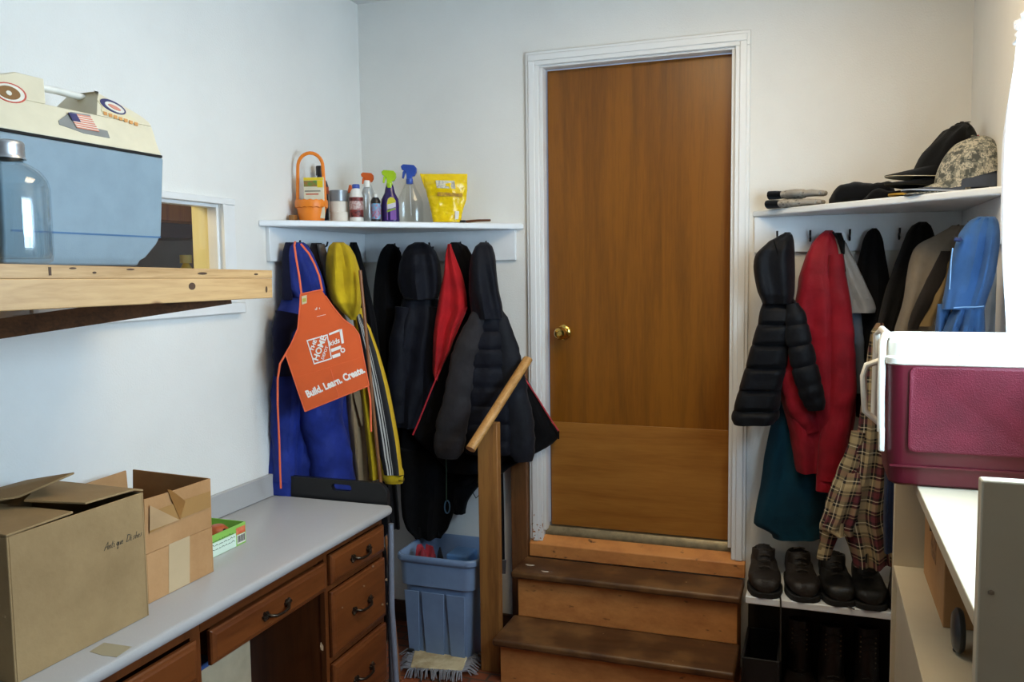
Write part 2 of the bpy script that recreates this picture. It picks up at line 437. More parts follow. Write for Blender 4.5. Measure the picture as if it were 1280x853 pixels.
def door_wood(name, c1, c2, axis):
    return wood(name, c1, c2, axis, rough=.34, scale=1.1, stretch=16, fine=120, bump=.04)
dt = T('door_1', 'brown veneer door in a white casing at the top of the steps', 'door', kind='structure')
m_door = door_wood('varnished door veneer', '85500f', '653a09', 'Z')
m_kick = door_wood('lighter plywood kick panel', 'a06a2c', '835018', 'X')
dt.part('slab', M().box(.876, 1.660, .06, .1, .462, 2.44), m_door, bevel=.003)
dt.part('kick_panel', M().box(.882, 1.650, .054, .0599, .464, .925), m_kick, bevel=.001, label='lighter plywood panel across the foot of the door')
m_brass = plain('brass', 'd9b560', rough=.16, metal=1, var=.05)
k = at(699, 417, Y=.0); kx, kz = k.x, k.z
def along_y(mb, prof, x, z, y0, n=28):
    rs = []
    for r, y in prof: rs.append([(x + r * math.cos(2*PI*j/n), y0 - y, z + r * math.sin(2*PI*j/n)) for j in range(n)])
    mb.rings(rs); return mb
ro = dt.part('rose', along_y(M(), [(.033, 0), (.033, .004), (.027, .010), (.015, .012)], kx + .003, kz, .0599), m_brass, label='round brass rose')
dt.part('knob', along_y(M(), [(.011, .0), (.011, .022), (.020, .030), (.027, .040), (.027, .052), (.021, .060), (.012, .062), (.010, .058), (.004, .058)], kx + .003, kz, .052), m_brass, sub_of=ro, label='round brass knob')
dt.part('threshold', M().prism([(.862, .022, .4255), (.862, .022, .436), (.862, .04, .4598), (.862, .118, .4598), (.862, .118, .4255)], (.80, 0, 0)), plain('worn brass threshold', '9a8a6a', rough=.4, metal=.6, var=.2, scale=30), label='worn metal threshold strip')
dt.done()

# ---- daylight window in the right wall with curtain
wt = T('window_2', 'bright window with a white curtain beside the red cooler', 'window', kind='structure')
w = M()
w.box(WR - .012, WR, RY0 - .05, RY0, RZ0 - .05, RZ1 + .05); w.box(WR - .012, WR, RY1, RY1 + .05, RZ0 - .05, RZ1 + .05); w.box(WR - .012, WR, RY0, RY1, RZ1, RZ1 + .05); w.box(WR - .012, WR, RY0, RY1, RZ0 - .05, RZ0)
wt.part('frame', w, m_trim, bevel=.002)
w = M(); w.box(WR + .07, WR + .09, (RY0 + RY1) / 2 - .02, (RY0 + RY1) / 2 + .02, RZ0, RZ1); wt.part('mullion', w, m_trim)
wt.part('pane', M().box(WR + .078, WR + .082, RY0 + .001, RY1 - .001, RZ0 + .001, RZ1 - .001), gm.m)
wt.done()
cm = Mat('white curtain cloth'); tl = cm.node('ShaderNodeBsdfTranslucent', Color=lin('f4f6fa')); df = cm.node('ShaderNodeBsdfDiffuse', Color=lin('eef0f4')); mx = cm.node('ShaderNodeMixShader', Fac=.5)
cm.link(df.outputs[0], mx.inputs[1]); cm.link(tl.outputs[0], mx.inputs[2]); cm.link(mx.outputs[0], cm.out.inputs[0])
def curtain(y0, y1, edge, seed):
    mb = M(); nu, nv = 90, 40; vs = []
    for i in range(nv + 1):
        z = 2.155 - (2.155 - 1.372) * i / nv
        for j in range(nu + 1):
            u = j / nu; e = crom(edge, -z)[0]
            y = (y0 + e) * (1 - u) + y1 * u
            x = WR - .052 + .014 * math.sin(u * 42 + seed + .7 * math.sin(z * 3)) + .006 * math.sin(u * 90 + z * 2)
            vs.append((x, y, z))
    fs = [(i*(nu+1)+j, i*(nu+1)+j+1, (i+1)*(nu+1)+j+1, (i+1)*(nu+1)+j) for i in range(nv) for j in range(nu)]
    mb.add(vs, fs); return mb
ct = T('window_curtain', 'white gathered curtain with a lace heading at the right edge by the window', 'curtain')
ct.part('drape', curtain(-.965, -1.34, [(-2.16, -.09), (-1.9, .035), (-1.65, -.005), (-1.4, -.09)], 0), cm.m)
lace = M()
for i in range(26):
    y = -1.03 - i * .012; lace.tube([(WR - .055 + .012 * math.sin(i), y, 2.155 + .013 * abs(math.sin(i * 1.3))), (WR - .055 + .012 * math.sin(i + 1), y - .012, 2.165 + .012 * abs(math.sin(i * 2.1)))], .007, 8)
ct.part('lace_heading', lace, cm.m)
ct.part('rod', M().tube([(WR - .05, -.98, 2.15), (WR - .05, -2.2, 2.15)], .006, 10), m_trim)
ct.done()

# ================================================================= LIGHT
def area(name, loc, rot, sx, sy, power, col, spread=PI):
    l = bpy.data.lights.new(name, 'AREA'); l.shape = 'RECTANGLE'; l.size = sx; l.size_y = sy; l.energy = power; l.color = col; l.spread = spread
    o = bpy.data.objects.new(name, l); COL.objects.link(o); o.location = loc; o.rotation_euler = rot; return o
area('daylight', (WR + .12, (RY0 + RY1) / 2, (RZ0 + RZ1) / 2), (0, PI / 2, 0), RZ1 - RZ0 - .02, RY1 - RY0 - .02, 80, (.56, .79, 1.0))
area('ceiling_lamp', (1.72, -1.3, 2.76), (0, 0, 0), .8, .8, 22, (1.0, .76, .44))
l = bpy.data.lights.new('kitchen_lamp', 'POINT'); l.energy = 26; l.color = (1, .82, .5); l.shadow_soft_size = .15
o = bpy.data.objects.new('kitchen_lamp', l); COL.objects.link(o); o.location = (-.62, -1.75, 2.05)
wd = bpy.data.worlds.new('world'); SC.world = wd; wd.use_nodes = True; wd.node_tree.nodes['Background'].inputs[0].default_value = (.6, .75, 1, 1); wd.node_tree.nodes['Background'].inputs[1].default_value = .5
vs_ = SC.view_settings; vs_.view_transform = 'Standard'; vs_.look = 'None'; vs_.gamma = 1; vs_.use_curve_mapping = False; vs_.exposure = -0.08
SC.cycles.use_denoising = True
SC.cycles.max_bounces = 10; SC.cycles.transparent_max_bounces = 12; SC.cycles.transmission_bounces = 10
# ================================================================= SHELVES, STEPS, DESK
m_steel = plain('dark steel', '3a3a3c', rough=.4, metal=.8)
def corner_shelf(pts, rails, hooks, label):
    t = T('corner_shelf', label, 'shelf', group=None)
    zt, zb = pts[0][2], pts[0][2] - .025
    t.part('shelf_board', M().prism([V(p) for p in pts], (0, 0, -.025)), m_shelfw, bevel=.006, seg=3)
    for r in rails: t.part('hook_rail', M().box(*r), m_shelfw, bevel=.002)
    for (x, y, z, dx, dy) in hooks:
        mb = M(); p = V((x, y, z)); d = V((dx, dy, 0))
        mb.tube([p, p + d * .02 + V((0, 0, -.004)), p + d * .035 + V((0, 0, .004)), p + d * .04 + V((0, 0, .02))], .004, 8)
        mb.tube([p, p + d * .018 + V((0, 0, -.02)), p + d * .026 + V((0, 0, -.012))], .004, 8)
        t.part('hook', mb, m_steel)
    t.done()
SZL, SZR = 1.793, 1.813
RB = 1.637
corner_shelf([(.001, -.001, SZL), (.001, -.79, SZL), (.785, -.001, SZL)],
    [(.0005, .0175, -.745, -.0005, RB, SZL - .0255), (.018, .75, -.0175, -.0005, RB, SZL - .0255)],
    [(.0175, -.60, 1.70, 1, 0), (.0175, -.40, 1.70, 1, 0), (.0175, -.19, 1.70, 1, 0), (.19, -.0175, 1.70, 0, -1), (.36, -.0175, 1.70, 0, -1), (.51, -.0175, 1.70, 0, -1), (.63, -.0175, 1.70, 0, -1)],
    'white triangular corner shelf with coat hooks left of the door')
corner_shelf([(1.732, -.001, SZR), (2.488, -.001, SZR), (2.488, -.75, SZR)],
    [(1.743, 2.47, -.0175, -.0005, RB + .012, SZR - .0255), (2.4705, 2.4885, -.70, -.0005, RB + .012, SZR - .0255)],
    [(1.83, -.0175, 1.71, 0, -1), (1.95, -.0175, 1.71, 0, -1), (2.09, -.0175, 1.71, 0, -1), (2.26, -.0175, 1.71, 0, -1), (2.4705, -.2, 1.71, -1, 0), (2.4705, -.42, 1.71, -1, 0)],
    'white triangular corner shelf holding hats right of the door')

# ---- steps
def tread_mat():
    M_ = Mat('worn dark tread'); M_.b.inputs['Roughness'].default_value = .42
    co = M_.coords((2, 16, 16)); nz = M_.node('ShaderNodeTexNoise', Scale=2.0, Detail=7.0, Roughness=.65); M_.link(co, nz.inputs['Vector'])
    c2 = M_.coords((4, 4, 4)); n2 = M_.node('ShaderNodeTexNoise', Scale=1.6, Detail=4.0); M_.link(c2, n2.inputs['Vector'])
    a = M_.ramp(nz.outputs['Fac'], [(.3, lin('3d2716')), (.7, lin('5a3a20'))])
    k = M_.ramp(n2.outputs['Fac'], [(.45, (0, 0, 0, 1)), (.62, (1, 1, 1, 1))])
    mx = M_.node('ShaderNodeMix', _data_type='RGBA'); M_.link(k, mx.inputs[0]); M_.link(a, mx.inputs[6]); mx.inputs[7].default_value = lin('735230')
    c3 = M_.coords((30, 30, 30)); n3 = M_.node('ShaderNodeTexNoise', Scale=1.0, Detail=3.0); M_.link(c3, n3.inputs['Vector'])
    k3 = M_.ramp(n3.outputs['Fac'], [(.76, (0, 0, 0, 1)), (.78, (1, 1, 1, 1))])
    m2 = M_.node('ShaderNodeMix', _data_type='RGBA'); M_.link(k3, m2.inputs[0]); M_.link(mx.outputs[2], m2.inputs[6]); m2.inputs[7].default_value = lin('b9a88c')
    M_.link(m2.outputs[2], M_.b.inputs['Base Color']); return M_.m
m_tread = tread_mat(); m_chip = plain('chipped white', 'd8cdbb', rough=.8)
st = T('wooden_steps', 'peach painted wooden steps with worn brown treads below the door', 'steps')
st.part('tread', M().box(.789, 1.722, -.238, -.0305, .307, .337), m_tread, bevel=.010, seg=3)
st.part('tread', M().box(.788, 1.720, -.459, -.2005, .108, .138), m_tread, bevel=.010, seg=3)
st.part('riser', M().box(.812, 1.708, -.21, -.19, .1385, .3065), m_peach, bevel=.002)
st.part('riser', M().box(.812, 1.708, -.43, -.41, FL, .1075), m_peach, bevel=.002)
for xx in (.812, 1.688):
    st.part('side_board', M().prism([(xx, -.409, FL), (xx, -.409, .1075), (xx, -.189, .1075), (xx, -.189, .3065), (xx, -.0305, .3065), (xx, -.0305, FL)], (.02, 0, 0)), m_peach)
for (cx, cy, s) in ((662, 707, 1), (681, 715, .8)):
    ch = M(); c0 = at(cx, cy, Z=.3372)
    ch.prism([c0 + V((.016*s*math.cos(a)*(1 + .5*math.sin(3*a)), .010*s*math.sin(a)*(1+.4*math.cos(2*a)), 0)) for a in [2*PI*i/14 for i in range(14)]], (0, 0, .0012))
    st.part('paint_chip', ch, m_chip, label='small white paint chip')
st.done()

m_pine = wood('pine lumber', 'cfa468', 'a87a42', 'Z', rough=.5, knots=True, scale=2.2)
m_pineY = wood('pine lumber lengthwise', 'c49e6c', 'a07848', 'Y', rough=.5, knots=True, scale=2.2)
m_post = wood('aged pine post', '9a6a34', '6e4520', 'Z', rough=.5, knots=True, scale=2.2)
ht = T('stair_handrail', 'sloping wooden handrail on a post left of the steps', 'handrail')
a, b = at(660, 449, Y=-.19), at(588, 562, X=.735)
mb = M(); n_ = 9; pts = [a.lerp(b, i / n_) for i in range(n_ + 1)]
mb.tube(pts, .022, 14, flat=.017)
ht.part('rail', mb, wood('worn rail wood', 'b98a4e', '8f632f', 'Y', rough=.4), bevel=.0)
ht.part('post', M().prism([(.700, -.362, FL), (.785, -.362, FL), (.785, -.362, .985), (.745, -.362, .985), (.735, -.362, .93), (.700, -.362, .93)], (0, .04, 0)), m_post, bevel=.003)
ht.part('bracket', M().prism([V((a.x - .03, a.y + .02, a.z - .03)), V((a.x, a.y + .006, a.z - .03)), V((.799, -.052, 1.14)), V((.765, -.052, 1.14))], (0, 0, .035)), m_post, bevel=.003)
ht.done()
single('wall_stud_post', 'dark wooden board standing against the wall beside the door casing', 'post', M().box(.727, .800, -.05, -.013, FL, 1.193), wood('dark stained board', '7a4d26', '4d2e14', 'Z', rough=.55, knots=True), bevel=.003)

# ---- desk: worktop, two drawer cabinets, middle drawer
m_lam = plain('grey laminate', 'aeacaa', rough=.25, var=.02, scale=300, bump=.02)
t = T('worktop', 'long grey laminate desk worktop with backsplash along the left wall', 'worktop')
poly = [(0.001, .700), (.505, .700), (.517, .704), (.522, .713), (.523, .724), (.519, .732), (.510, .736), (0.001, .736)]
t.part('top', M().prism([(x, -3.2, z) for x, z in poly], (0, 3.2 - .765, 0)), m_lam, bevel=.002)
t.part('backsplash', M().box(.001, .020, -3.2, -.765, .7365, .823), m_lam, bevel=.004)
pt = M(); c0 = at(140, 812, Z=.7364); 
pt.prism([at(112, 815, Z=.7362), at(130, 804, Z=.7362), at(165, 809, Z=.7362), at(146, 822, Z=.7362), at(128, 820, Z=.7362)], (0, 0, .0006))
t.part('tape_scrap', pt, plain('old masking tape', 'a39a80', rough=.6), label='old scrap of masking tape stuck on the edge')
t.done()
m_desk = wood('stained desk wood', '6c3a19', '48210c', 'Y', rough=.32, scale=1.6, stretch=10, bump=.05)
m_deskv = wood('stained desk wood upright', '643517', '42200b', 'Z', rough=.32, scale=1.6, stretch=10, bump=.05)
m_hnd = plain('antique bronze', '4b4238', rough=.32, metal=.9, var=.2, scale=60)
m_fleck = plain('pale paint fleck', 'a08466', rough=.7)
def front(t, y0, y1, z0, z1, x=.484, handle=True, name='drawer'):
    rs = []
    for ins, dx in ((0, 0), (0, .010), (.004, .014), (.010, .016), (.016, .019)):
        rs.append([(x + dx, y0 + ins, z0 + ins), (x + dx, y1 - ins, z0 + ins), (x + dx, y1 - ins, z1 - ins), (x + dx, y0 + ins, z1 - ins)])
    mb = M(); mb.rings(rs); d = t.part(name, mb, m_desk, bevel=.001, ang=20)
    if handle:
        yc, zc = (y0 + y1) / 2, (z0 + z1) / 2; L = .048; X = x + .019; h = M()
        h.tube([(X, yc - L, zc), (X + .012, yc - L * .95, zc - .001), (X + .022, yc - L * .6, zc - .006), (X + .024, yc, zc - .008), (X + .022, yc + L * .6, zc - .006), (X + .012, yc + L * .95, zc - .001), (X, yc + L, zc)], [.005, .0055, .005, .0042, .005, .0055, .005], 10)
        for s in (-1, 1):
            for k in range(6):
                a = k * PI / 3; h.tube([(X + .001, yc + s * L, zc), (X + .003, yc + s * (L + .006) + .016 * math.cos(a), zc + .013 * math.sin(a))], [.0075, .0045], 8)
        t.part('handle', h, m_hnd, sub_of=d, label='dark bronze bail handle')
    return d
def flecks(t, pts):
    for px, py, r in pts:
        t.part('paint_fleck', M().prism([at(px + r * math.cos(a) * (1 + .3 * math.sin(3 * a + px)), py + r * 1.2 * math.sin(a), X=.5034) for a in [2*PI*i/9 for i in range(9)]], (.0006, 0, 0)), m_fleck, label='pale paint fleck')
t = T('desk_cabinet', 'dark wooden three-drawer desk cabinet at the far end under the worktop', 'cabinet')
b = M(); b.box(.03, .465, -1.165, -1.15, FL, .699); b.box(.03, .465, -.795, -.78, FL, .699); b.box(.03, .045, -1.15, -.795, FL, .699); b.box(.045, .465, -1.15, -.795, .06, .075); b.box(.045, .465, -1.15, -.795, .684, .699)
t.part('carcass', b, m_deskv)
f = M(); f.box(.465, .483, -1.168, -1.148, FL, .699); f.box(.465, .483, -.795, -.775, FL, .699)
for z0, z1 in ((.672, .699), (.548, .567), (.302, .322), (FL, .08)): f.box(.465, .483, -1.148, -.795, z0, z1)
t.part('face_frame', f, m_deskv)
for z0, z1 in ((.570, .669), (.326, .545), (.083, .299)): front(t, -1.146, -.783, z0, z1)
flecks(t, [(466, 708, 1.2), (483, 725, 1.4), (455, 733, 1.0), (478, 756, 1.2), (484, 755, .8), (428, 760, .9)])
t.part('chipped_patch', M().prism([at(x, y, X=.4834) for x, y in ((401, 803), (404, 808), (404, 814), (401, 813), (400, 808))], (.0006, 0, 0)), m_fleck, label='pale chipped patch')
t.done()
t = T('kneehole_unit', 'wide shallow dark wooden drawer above the kneehole of the desk', 'desk unit')
b = M(); b.box(.465, .483, -1.755, -1.169, .664, .699); b.box(.03, .465, -1.74, -1.175, .65, .663)
t.part('rail', b, m_desk)
front(t, -1.732, -1.176, .563, .657, name='drawer')
t.part('drawer_box', M().box(.10, .483, -1.70, -1.20, .572, .648), m_deskv)
t.done()
t = T('desk_cabinet', 'dark wooden desk cabinet at the near end under the big cardboard box', 'cabinet')
b = M(); b.box(.03, .465, -1.79, -1.772, FL, .699); b.box(.03, .465, -2.75, -2.735, FL, .699); b.box(.03, .045, -2.735, -1.79, FL, .699); b.box(.045, .465, -2.735, -1.79, .06, .075); b.box(.045, .465, -2.735, -1.79, .684, .699)
t.part('carcass', b, m_deskv)
f = M(); f.box(.465, .483, -1.795, -1.757, FL, .699); f.box(.465, .483, -2.75, -2.71, FL, .699)
for z0, z1 in ((.664, .699), (.525, .545), (.28, .30), (FL, .07)): f.box(.465, .483, -2.71, -1.795, z0, z1)
t.part('face_frame', f, m_deskv)
for z0, z1 in ((.548, .655), (.303, .522), (.073, .277)): front(t, -2.26, -1.785, z0, z1)
t.done()
single('cardboard_sheet', 'pale tan board leaning in the kneehole under the desk drawer', 'board', M().prism([(.40, -1.74, FL), (.38, -1.42, FL), (.38, -1.42, .50), (.40, -1.74, .52)], (-.03, 0, 0)), plain('pale board', 'bfae8e', rough=.7), bevel=.003)
single('blue_binder', 'blue folder edge lying on the pale board in the kneehole', 'folder', M().box(.30, .43, -1.72, -1.56, .521, .536), plain('blue folder', '3f6fb5', rough=.4), bevel=.003)

# ---- plank shelf above the desk
sh = T('plank_shelf', 'rough pine shelf with a diagonal brace carrying the blue cooler', 'shelf')
mb = M(); mb.prism([(.001, -1.555, 1.577), (.001, -1.555, 1.598), (.001, -2.8, 1.6195), (.001, -2.8, 1.590)], (.599, 0, 0))
sh.part('plywood_top', mb, wood('plywood shelf', 'c49e6c', '9c7444', 'Y', rough=.5, knots=True), bevel=.001)
mb = M(); mb.prism([(.562, -1.557, 1.524), (.562, -1.557, 1.5765), (.562, -2.8, 1.5895), (.562, -2.8, 1.528)], (.039, 0, 0))
sh.part('front_rail', mb, m_pineY, bevel=.002)
a0, a1 = at(0, 411, X=.12), at(288, 369, X=.55)
d = (a1 - a0).normalized(); a0 = a0 - d * .2
side = d.cross(V((0, 0, 1))).normalized(); up = side.cross(d)
mb = M(); mb.prism([a0 - up * .025, a1 - up * .022, a1 + up * .022, a0 + up * .025], side * .02)
kn = plain('dark knot', '4a2f18', rough=.7)
for kx_, ky_, rw, rh in ((91, 335.5, 4.5, 1.2), (163, 337, 5, 1.2), (118, 341, 2.5, 1.4), (320, 343, 2.5, 1.2), (253, 342, 6, 1.6)):
    sh.part('knot', M().prism([at(kx_ + rw * math.cos(a), ky_ + rh * math.sin(a), X=.6003) for a in [2*PI*i/14 for i in range(14)]], (.0006, 0, 0)), kn)
for kx_, ky_, rw, rh in ((240, 358, 4.2, 4.6), (333, 362, 1.2, 4)):
    sh.part('knot', M().prism([at(kx_ + rw * math.cos(a), ky_ + rh * math.sin(a), X=.6013) for a in [2*PI*i/14 for i in range(14)]], (.0006, 0, 0)), kn)
sh.part('board_joint', M().box(.6002, .6008, -2.262, -2.256, 1.590, 1.606), kn)
sh.part('brace', mb, wood('dark brace board', '6a4528', '3f2716', 'Y', rough=.6), label='dark brown diagonal brace board')
sh.part('wall_cleat', M().box(.001, .04, -2.8, -1.86, 1.525, 1.589), m_pineY, bevel=.002)
sh.done()
# ================================================================= ON THE PLANK SHELF
def poly_on(px, X): return [at(x, y, X=X) for x, y in px]
CX0, CX1 = .13, .40
m_cblue = plain('faded blue cooler plastic', '7f939f', rough=.45, var=.05, scale=14, bump=.12, bscale=420)
m_cream = plain('aged cream plastic', 'ddd2b6', rough=.42, var=.05, scale=8)
t = T('cooler', 'faded blue cooler with a stickered cream lid on the plank shelf', 'cooler')
YR, YL = -1.716, -2.186
ZB = 1.608
prof = [(YR, 1.887), (YR - .016, 1.69), (YR - .022, 1.682), (YR - .030, 1.668), (YR - .062, 1.634), (YR - .078, 1.626)]
body = []
for y, z in prof: body.append((y, z))
left = [(YL + (YR - y), z) for y, z in prof][::-1]
rs = []
for k, (y, z) in enumerate(prof):
    ins = YR - y; yl = YL + ins * .12; i2 = ins * .22
    rs.append([(CX1 - i2, y, z), (CX1 - i2, yl, z), (CX0 + i2, yl, z), (CX0 + i2, y, z)])
rs.append([(CX1 - .022, YR - .082, 1.6125), (CX1 - .022, YL + .012, 1.6125), (CX0 + .022, YL + .012, 1.6125), (CX0 + .022, YR - .082, 1.6125)])
body_o = t.part('body', M().box(0, 0, 0, 0, 0, 0) if False else (lambda m_: (m_.rings(rs), m_)[1])(M()), m_cblue, bevel=.006, seg=3)
g = M(); g.box(CX1 - .008, CX1 - .0035, YL + .02, YR - .02, 1.683, 1.687)
t.part('groove', g, plain('dark blue groove', '3d648c', rough=.5))
zl = 1.8935
XM = (CX0 + CX1) / 2
ztop = at(112, 119, X=XM).z
hx = lambda z: (CX1 - CX0) / 2 - .003 - .085 * (z - zl) / (ztop - zl)
yc = (YR + YL) / 2
S_ = [at(x, y, X=XM + .05) for x, y in ((176, 156), (158, 138), (121, 122))]
S_[2].z = ztop
def lring(z, ya, yb): h = hx(z); return [(XM + h, ya, z), (XM + h, yb, z), (XM - h, yb, z), (XM - h, ya, z)]
zn = at(100, 140, X=XM + .08).z
XN = XM + hx(zn)
nb = at(121, 144, X=XN); nl = at(58, 133, X=XN); nt = at(36, 104, X=XM); nr = at(104, 118, X=XM)
ysil = lambda z: crom([(zl, YR - .002), (zl + .012, YR - .003), (S_[0].z, S_[0].y), (S_[1].z, S_[1].y), (ztop, S_[2].y)], z)[0]
lid = M()
zs = [zl, zl + .012] + [zl + .012 + (zn - zl - .012) * k / 3 for k in (1, 2, 3)]
lid.rings([lring(z, ysil(z), 2*yc - ysil(z)) for z in zs])
t.part('lid', lid, m_cream, bevel=.003, seg=2)
for sd in (0, 1):
    lump = M(); rr = []
    for k in range(7):
        z = zn + .0002 + (ztop - zn) * k / 6; u = k / 6
        yi = (nb.y + (nr.y - nb.y) * u) if not sd else (nl.y + (nt.y - nl.y) * u)
        yo = ysil(z) if not sd else 2*yc - ysil(z)
        if sd: yi = max(yi, yo + .02)
        rr.append(lring(z, yo, yi) if not sd else lring(z, yi, yo))
    lump.rings(rr); t.part('lid_shoulder', lump, m_cream, bevel=.003, seg=2)
sm = M(); sm.box(CX0 + .004, CX1 - .002, YL + .004, YR - .0035, 1.8872, 1.8932); t.part('seam', sm, m_dark)
hb = M(); xm = XM
hb.tube([V((xm, nt.y - .03, ztop - .012)), V((xm, nt.y + .01, ztop - .010)), V((xm, (nt.y + nr.y) / 2, ztop - .008)), V((xm, nr.y - .01, ztop - .010)), V((xm, nr.y + .03, ztop - .012))], .0135, 14, flat=.0085, up=(0, 0, 1))
t.part('carry_handle', hb, plain('white handle plastic', 'efece2', rough=.35), label='white carry handle')
zf = lambda z: XM + hx(z)
_k = -.085 / (ztop - zl); SN = V((1, 0, -_k)).normalized(); SO = V((zf(zl), yc, zl))
def on_lid(x, y, lift):
    d = CF + (x - 640) / FPX * CR + (426.5 - y) / FPX * CU
    return CAM + d * ((SO + SN * lift - CAM).dot(SN) / d.dot(SN))
def sticker(px, mat, lift=.0, sub=None, X=None, name='sticker', label=None, th=.0012):
    return t.part(name, M().prism([on_lid(x, y, lift + .0003) for x, y in px], SN * th), mat, sub_of=sub, label=label, ang=20)
def ell(cx, cy, rx, ry, rot=0, n=26):
    return [(cx + rx*math.cos(a)*math.cos(rot) - ry*math.sin(a)*math.sin(rot), cy + rx*math.cos(a)*math.sin(rot) + ry*math.sin(a)*math.cos(rot)) for a in [2*PI*i/n for i in range(n)]]
m_red = plain('sticker red', 'c8503c', rough=.5); m_wht = plain('sticker white', 'e9e4d6', rough=.5); m_brn = plain('sticker brown', '8a6236', rough=.5)
m_nvy = plain('sticker navy', '3b3a6a', rough=.5); m_pnk = plain('faded stripe red', 'dc8f78', rough=.5); m_org = plain('sticker orange', 'd99a55', rough=.5); m_gry = plain('sticker grey', '8a8a86', rough=.5)
s1 = sticker(ell(12, 116, 22, 11.5, .35), m_red, label='round red-ringed sticker')
sticker(ell(12, 116, 19.5, 10, .35), m_wht, .0013, s1, name='sticker_ring'); sticker(ell(11, 116, 15, 7.6, .35), m_brn, .0026, s1, name='sticker_field'); sticker(ell(11, 116.5, 4, 2.4, .6), m_wht, .0039, s1, name='sticker_emblem')
s2 = sticker([(80, 146), (88, 140), (112, 144), (121, 161), (134, 164), (137, 173), (105, 167), (86, 160), (74, 156), (73, 151)], m_gry, label='flag sticker with a grey ribbon')
fl = [(85, 141), (113, 146), (124, 165), (96, 160)]
sticker(fl, m_wht, .0013, s2, name='sticker_flag')
def lerp2(a, b, u): return (a[0] + (b[0]-a[0])*u, a[1] + (b[1]-a[1])*u)
for i in range(0, 7):
    u0, u1 = (i*2)/13, (i*2+1)/13
    sticker([lerp2(fl[0], fl[3], u0), lerp2(fl[1], fl[2], u0), lerp2(fl[1], fl[2], u1), lerp2(fl[0], fl[3], u1)], m_pnk, .0026, s2, name='flag_stripe')
sticker([fl[0], lerp2(fl[0], fl[1], .36), lerp2(lerp2(fl[0], fl[1], .36), lerp2(fl[3], fl[2], .36), .52), lerp2(fl[0], fl[3], .52)], m_nvy, .0039, s2, name='flag_canton')
s3 = sticker([(121, 125), (133, 125), (155, 136), (158, 142), (174, 154), (172, 156), (129, 143), (126, 137), (128, 134)], plain('sticker cream', 'e6d9b4', rough=.5), label='oval race sticker with orange lettering')
sticker(ell(141, 133.5, 18, 6.2, .48), m_nvy, .0013, s3, name='sticker_oval'); sticker(ell(143, 134.5, 13.5, 4.2, .48), m_wht, .0026, s3, name='sticker_field'); sticker(ell(143, 134.5, 9, 1.8, .48), m_pnk, .0039, s3, name='sticker_bar')
for i in range(7):
    x = 129 + i * 6.4; y = 139.5 + i * 2.2
    sticker([(x, y), (x + 4.6, y + 1.2), (x + 4.9, y + 5), (x + .8, y + 4.2)], m_org, .0013, s3, name='sticker_letter')
t.done()

# glass jar
def thin_glass(name, tint):
    M_ = Mat(name); a = M_.node('ShaderNodeBsdfTransparent', Color=lin(tint)); g = M_.node('ShaderNodeBsdfGlossy', Roughness=.02); mx = M_.n.new('ShaderNodeMixShader')
    lw = M_.node('ShaderNodeLayerWeight', Blend=.35); pw = M_.node('ShaderNodeMath', _operation='POWER'); M_.link(lw.outputs['Facing'], pw.inputs[0]); pw.inputs[1].default_value = 2.2
    sc = M_.node('ShaderNodeMath', _operation='MULTIPLY_ADD'); M_.link(pw.outputs[0], sc.inputs[0]); sc.inputs[1].default_value = .5; sc.inputs[2].default_value = .06
    M_.link(sc.outputs[0], mx.inputs[0]); M_.link(a.outputs[0], mx.inputs[1]); M_.link(g.outputs[0], mx.inputs[2]); M_.link(mx.outputs[0], M_.out.inputs[0]); return M_.m
t = T('glass_jar', 'empty clear glass jar with a silver screw lid in front of the blue cooler', 'jar')
jx, jy, jz = .50, -2.265, 1.6125
JS = .90
def sq(c, prof, n=40, e=.8):
    rs = []
    for r, z in prof: rs.append([(c[0] + r * spow(math.cos(2*PI*j/n), e), c[1] + r * spow(math.sin(2*PI*j/n), e), c[2] + z) for j in range(n)])
    return rs
JO = [(.02, .004), (.075, .0), (.087, .006), (.090, .018), (.090, .145), (.086, .162), (.072, .180), (.052, .192), (.041, .197), (.040, .214)]
JN = [(.037, .214), (.038, .199), (.050, .189), (.069, .177), (.083, .160), (.0868, .145), (.0868, .020), (.083, .011), (.02, .010)]
jm = M(); jm.lathe((jx, jy, jz), [(r * JS, z) for r, z in JO + JN], 48)
t.part('glass_body', jm, thin_glass('clear jar glass', 'f3f8fa'), ang=60)
lm = plain('brushed zinc lid', 'b9bcc0', rough=.32, metal=.9, var=.06)
lp = [(.0, .236), (.040, .236), (.044, .233), (.0455, .228), (.0445, .224), (.0455, .220), (.0445, .216), (.0455, .212), (.0445, .208), (.046, .204), (.047, .2015), (.0425, .2015), (.0425, .226), (.0, .226)]
t.part('screw_lid', M().lathe((jx, jy, jz), [(r * JS, z) for r, z in lp], 40, cap0=False, cap1=False), lm)
t.done()

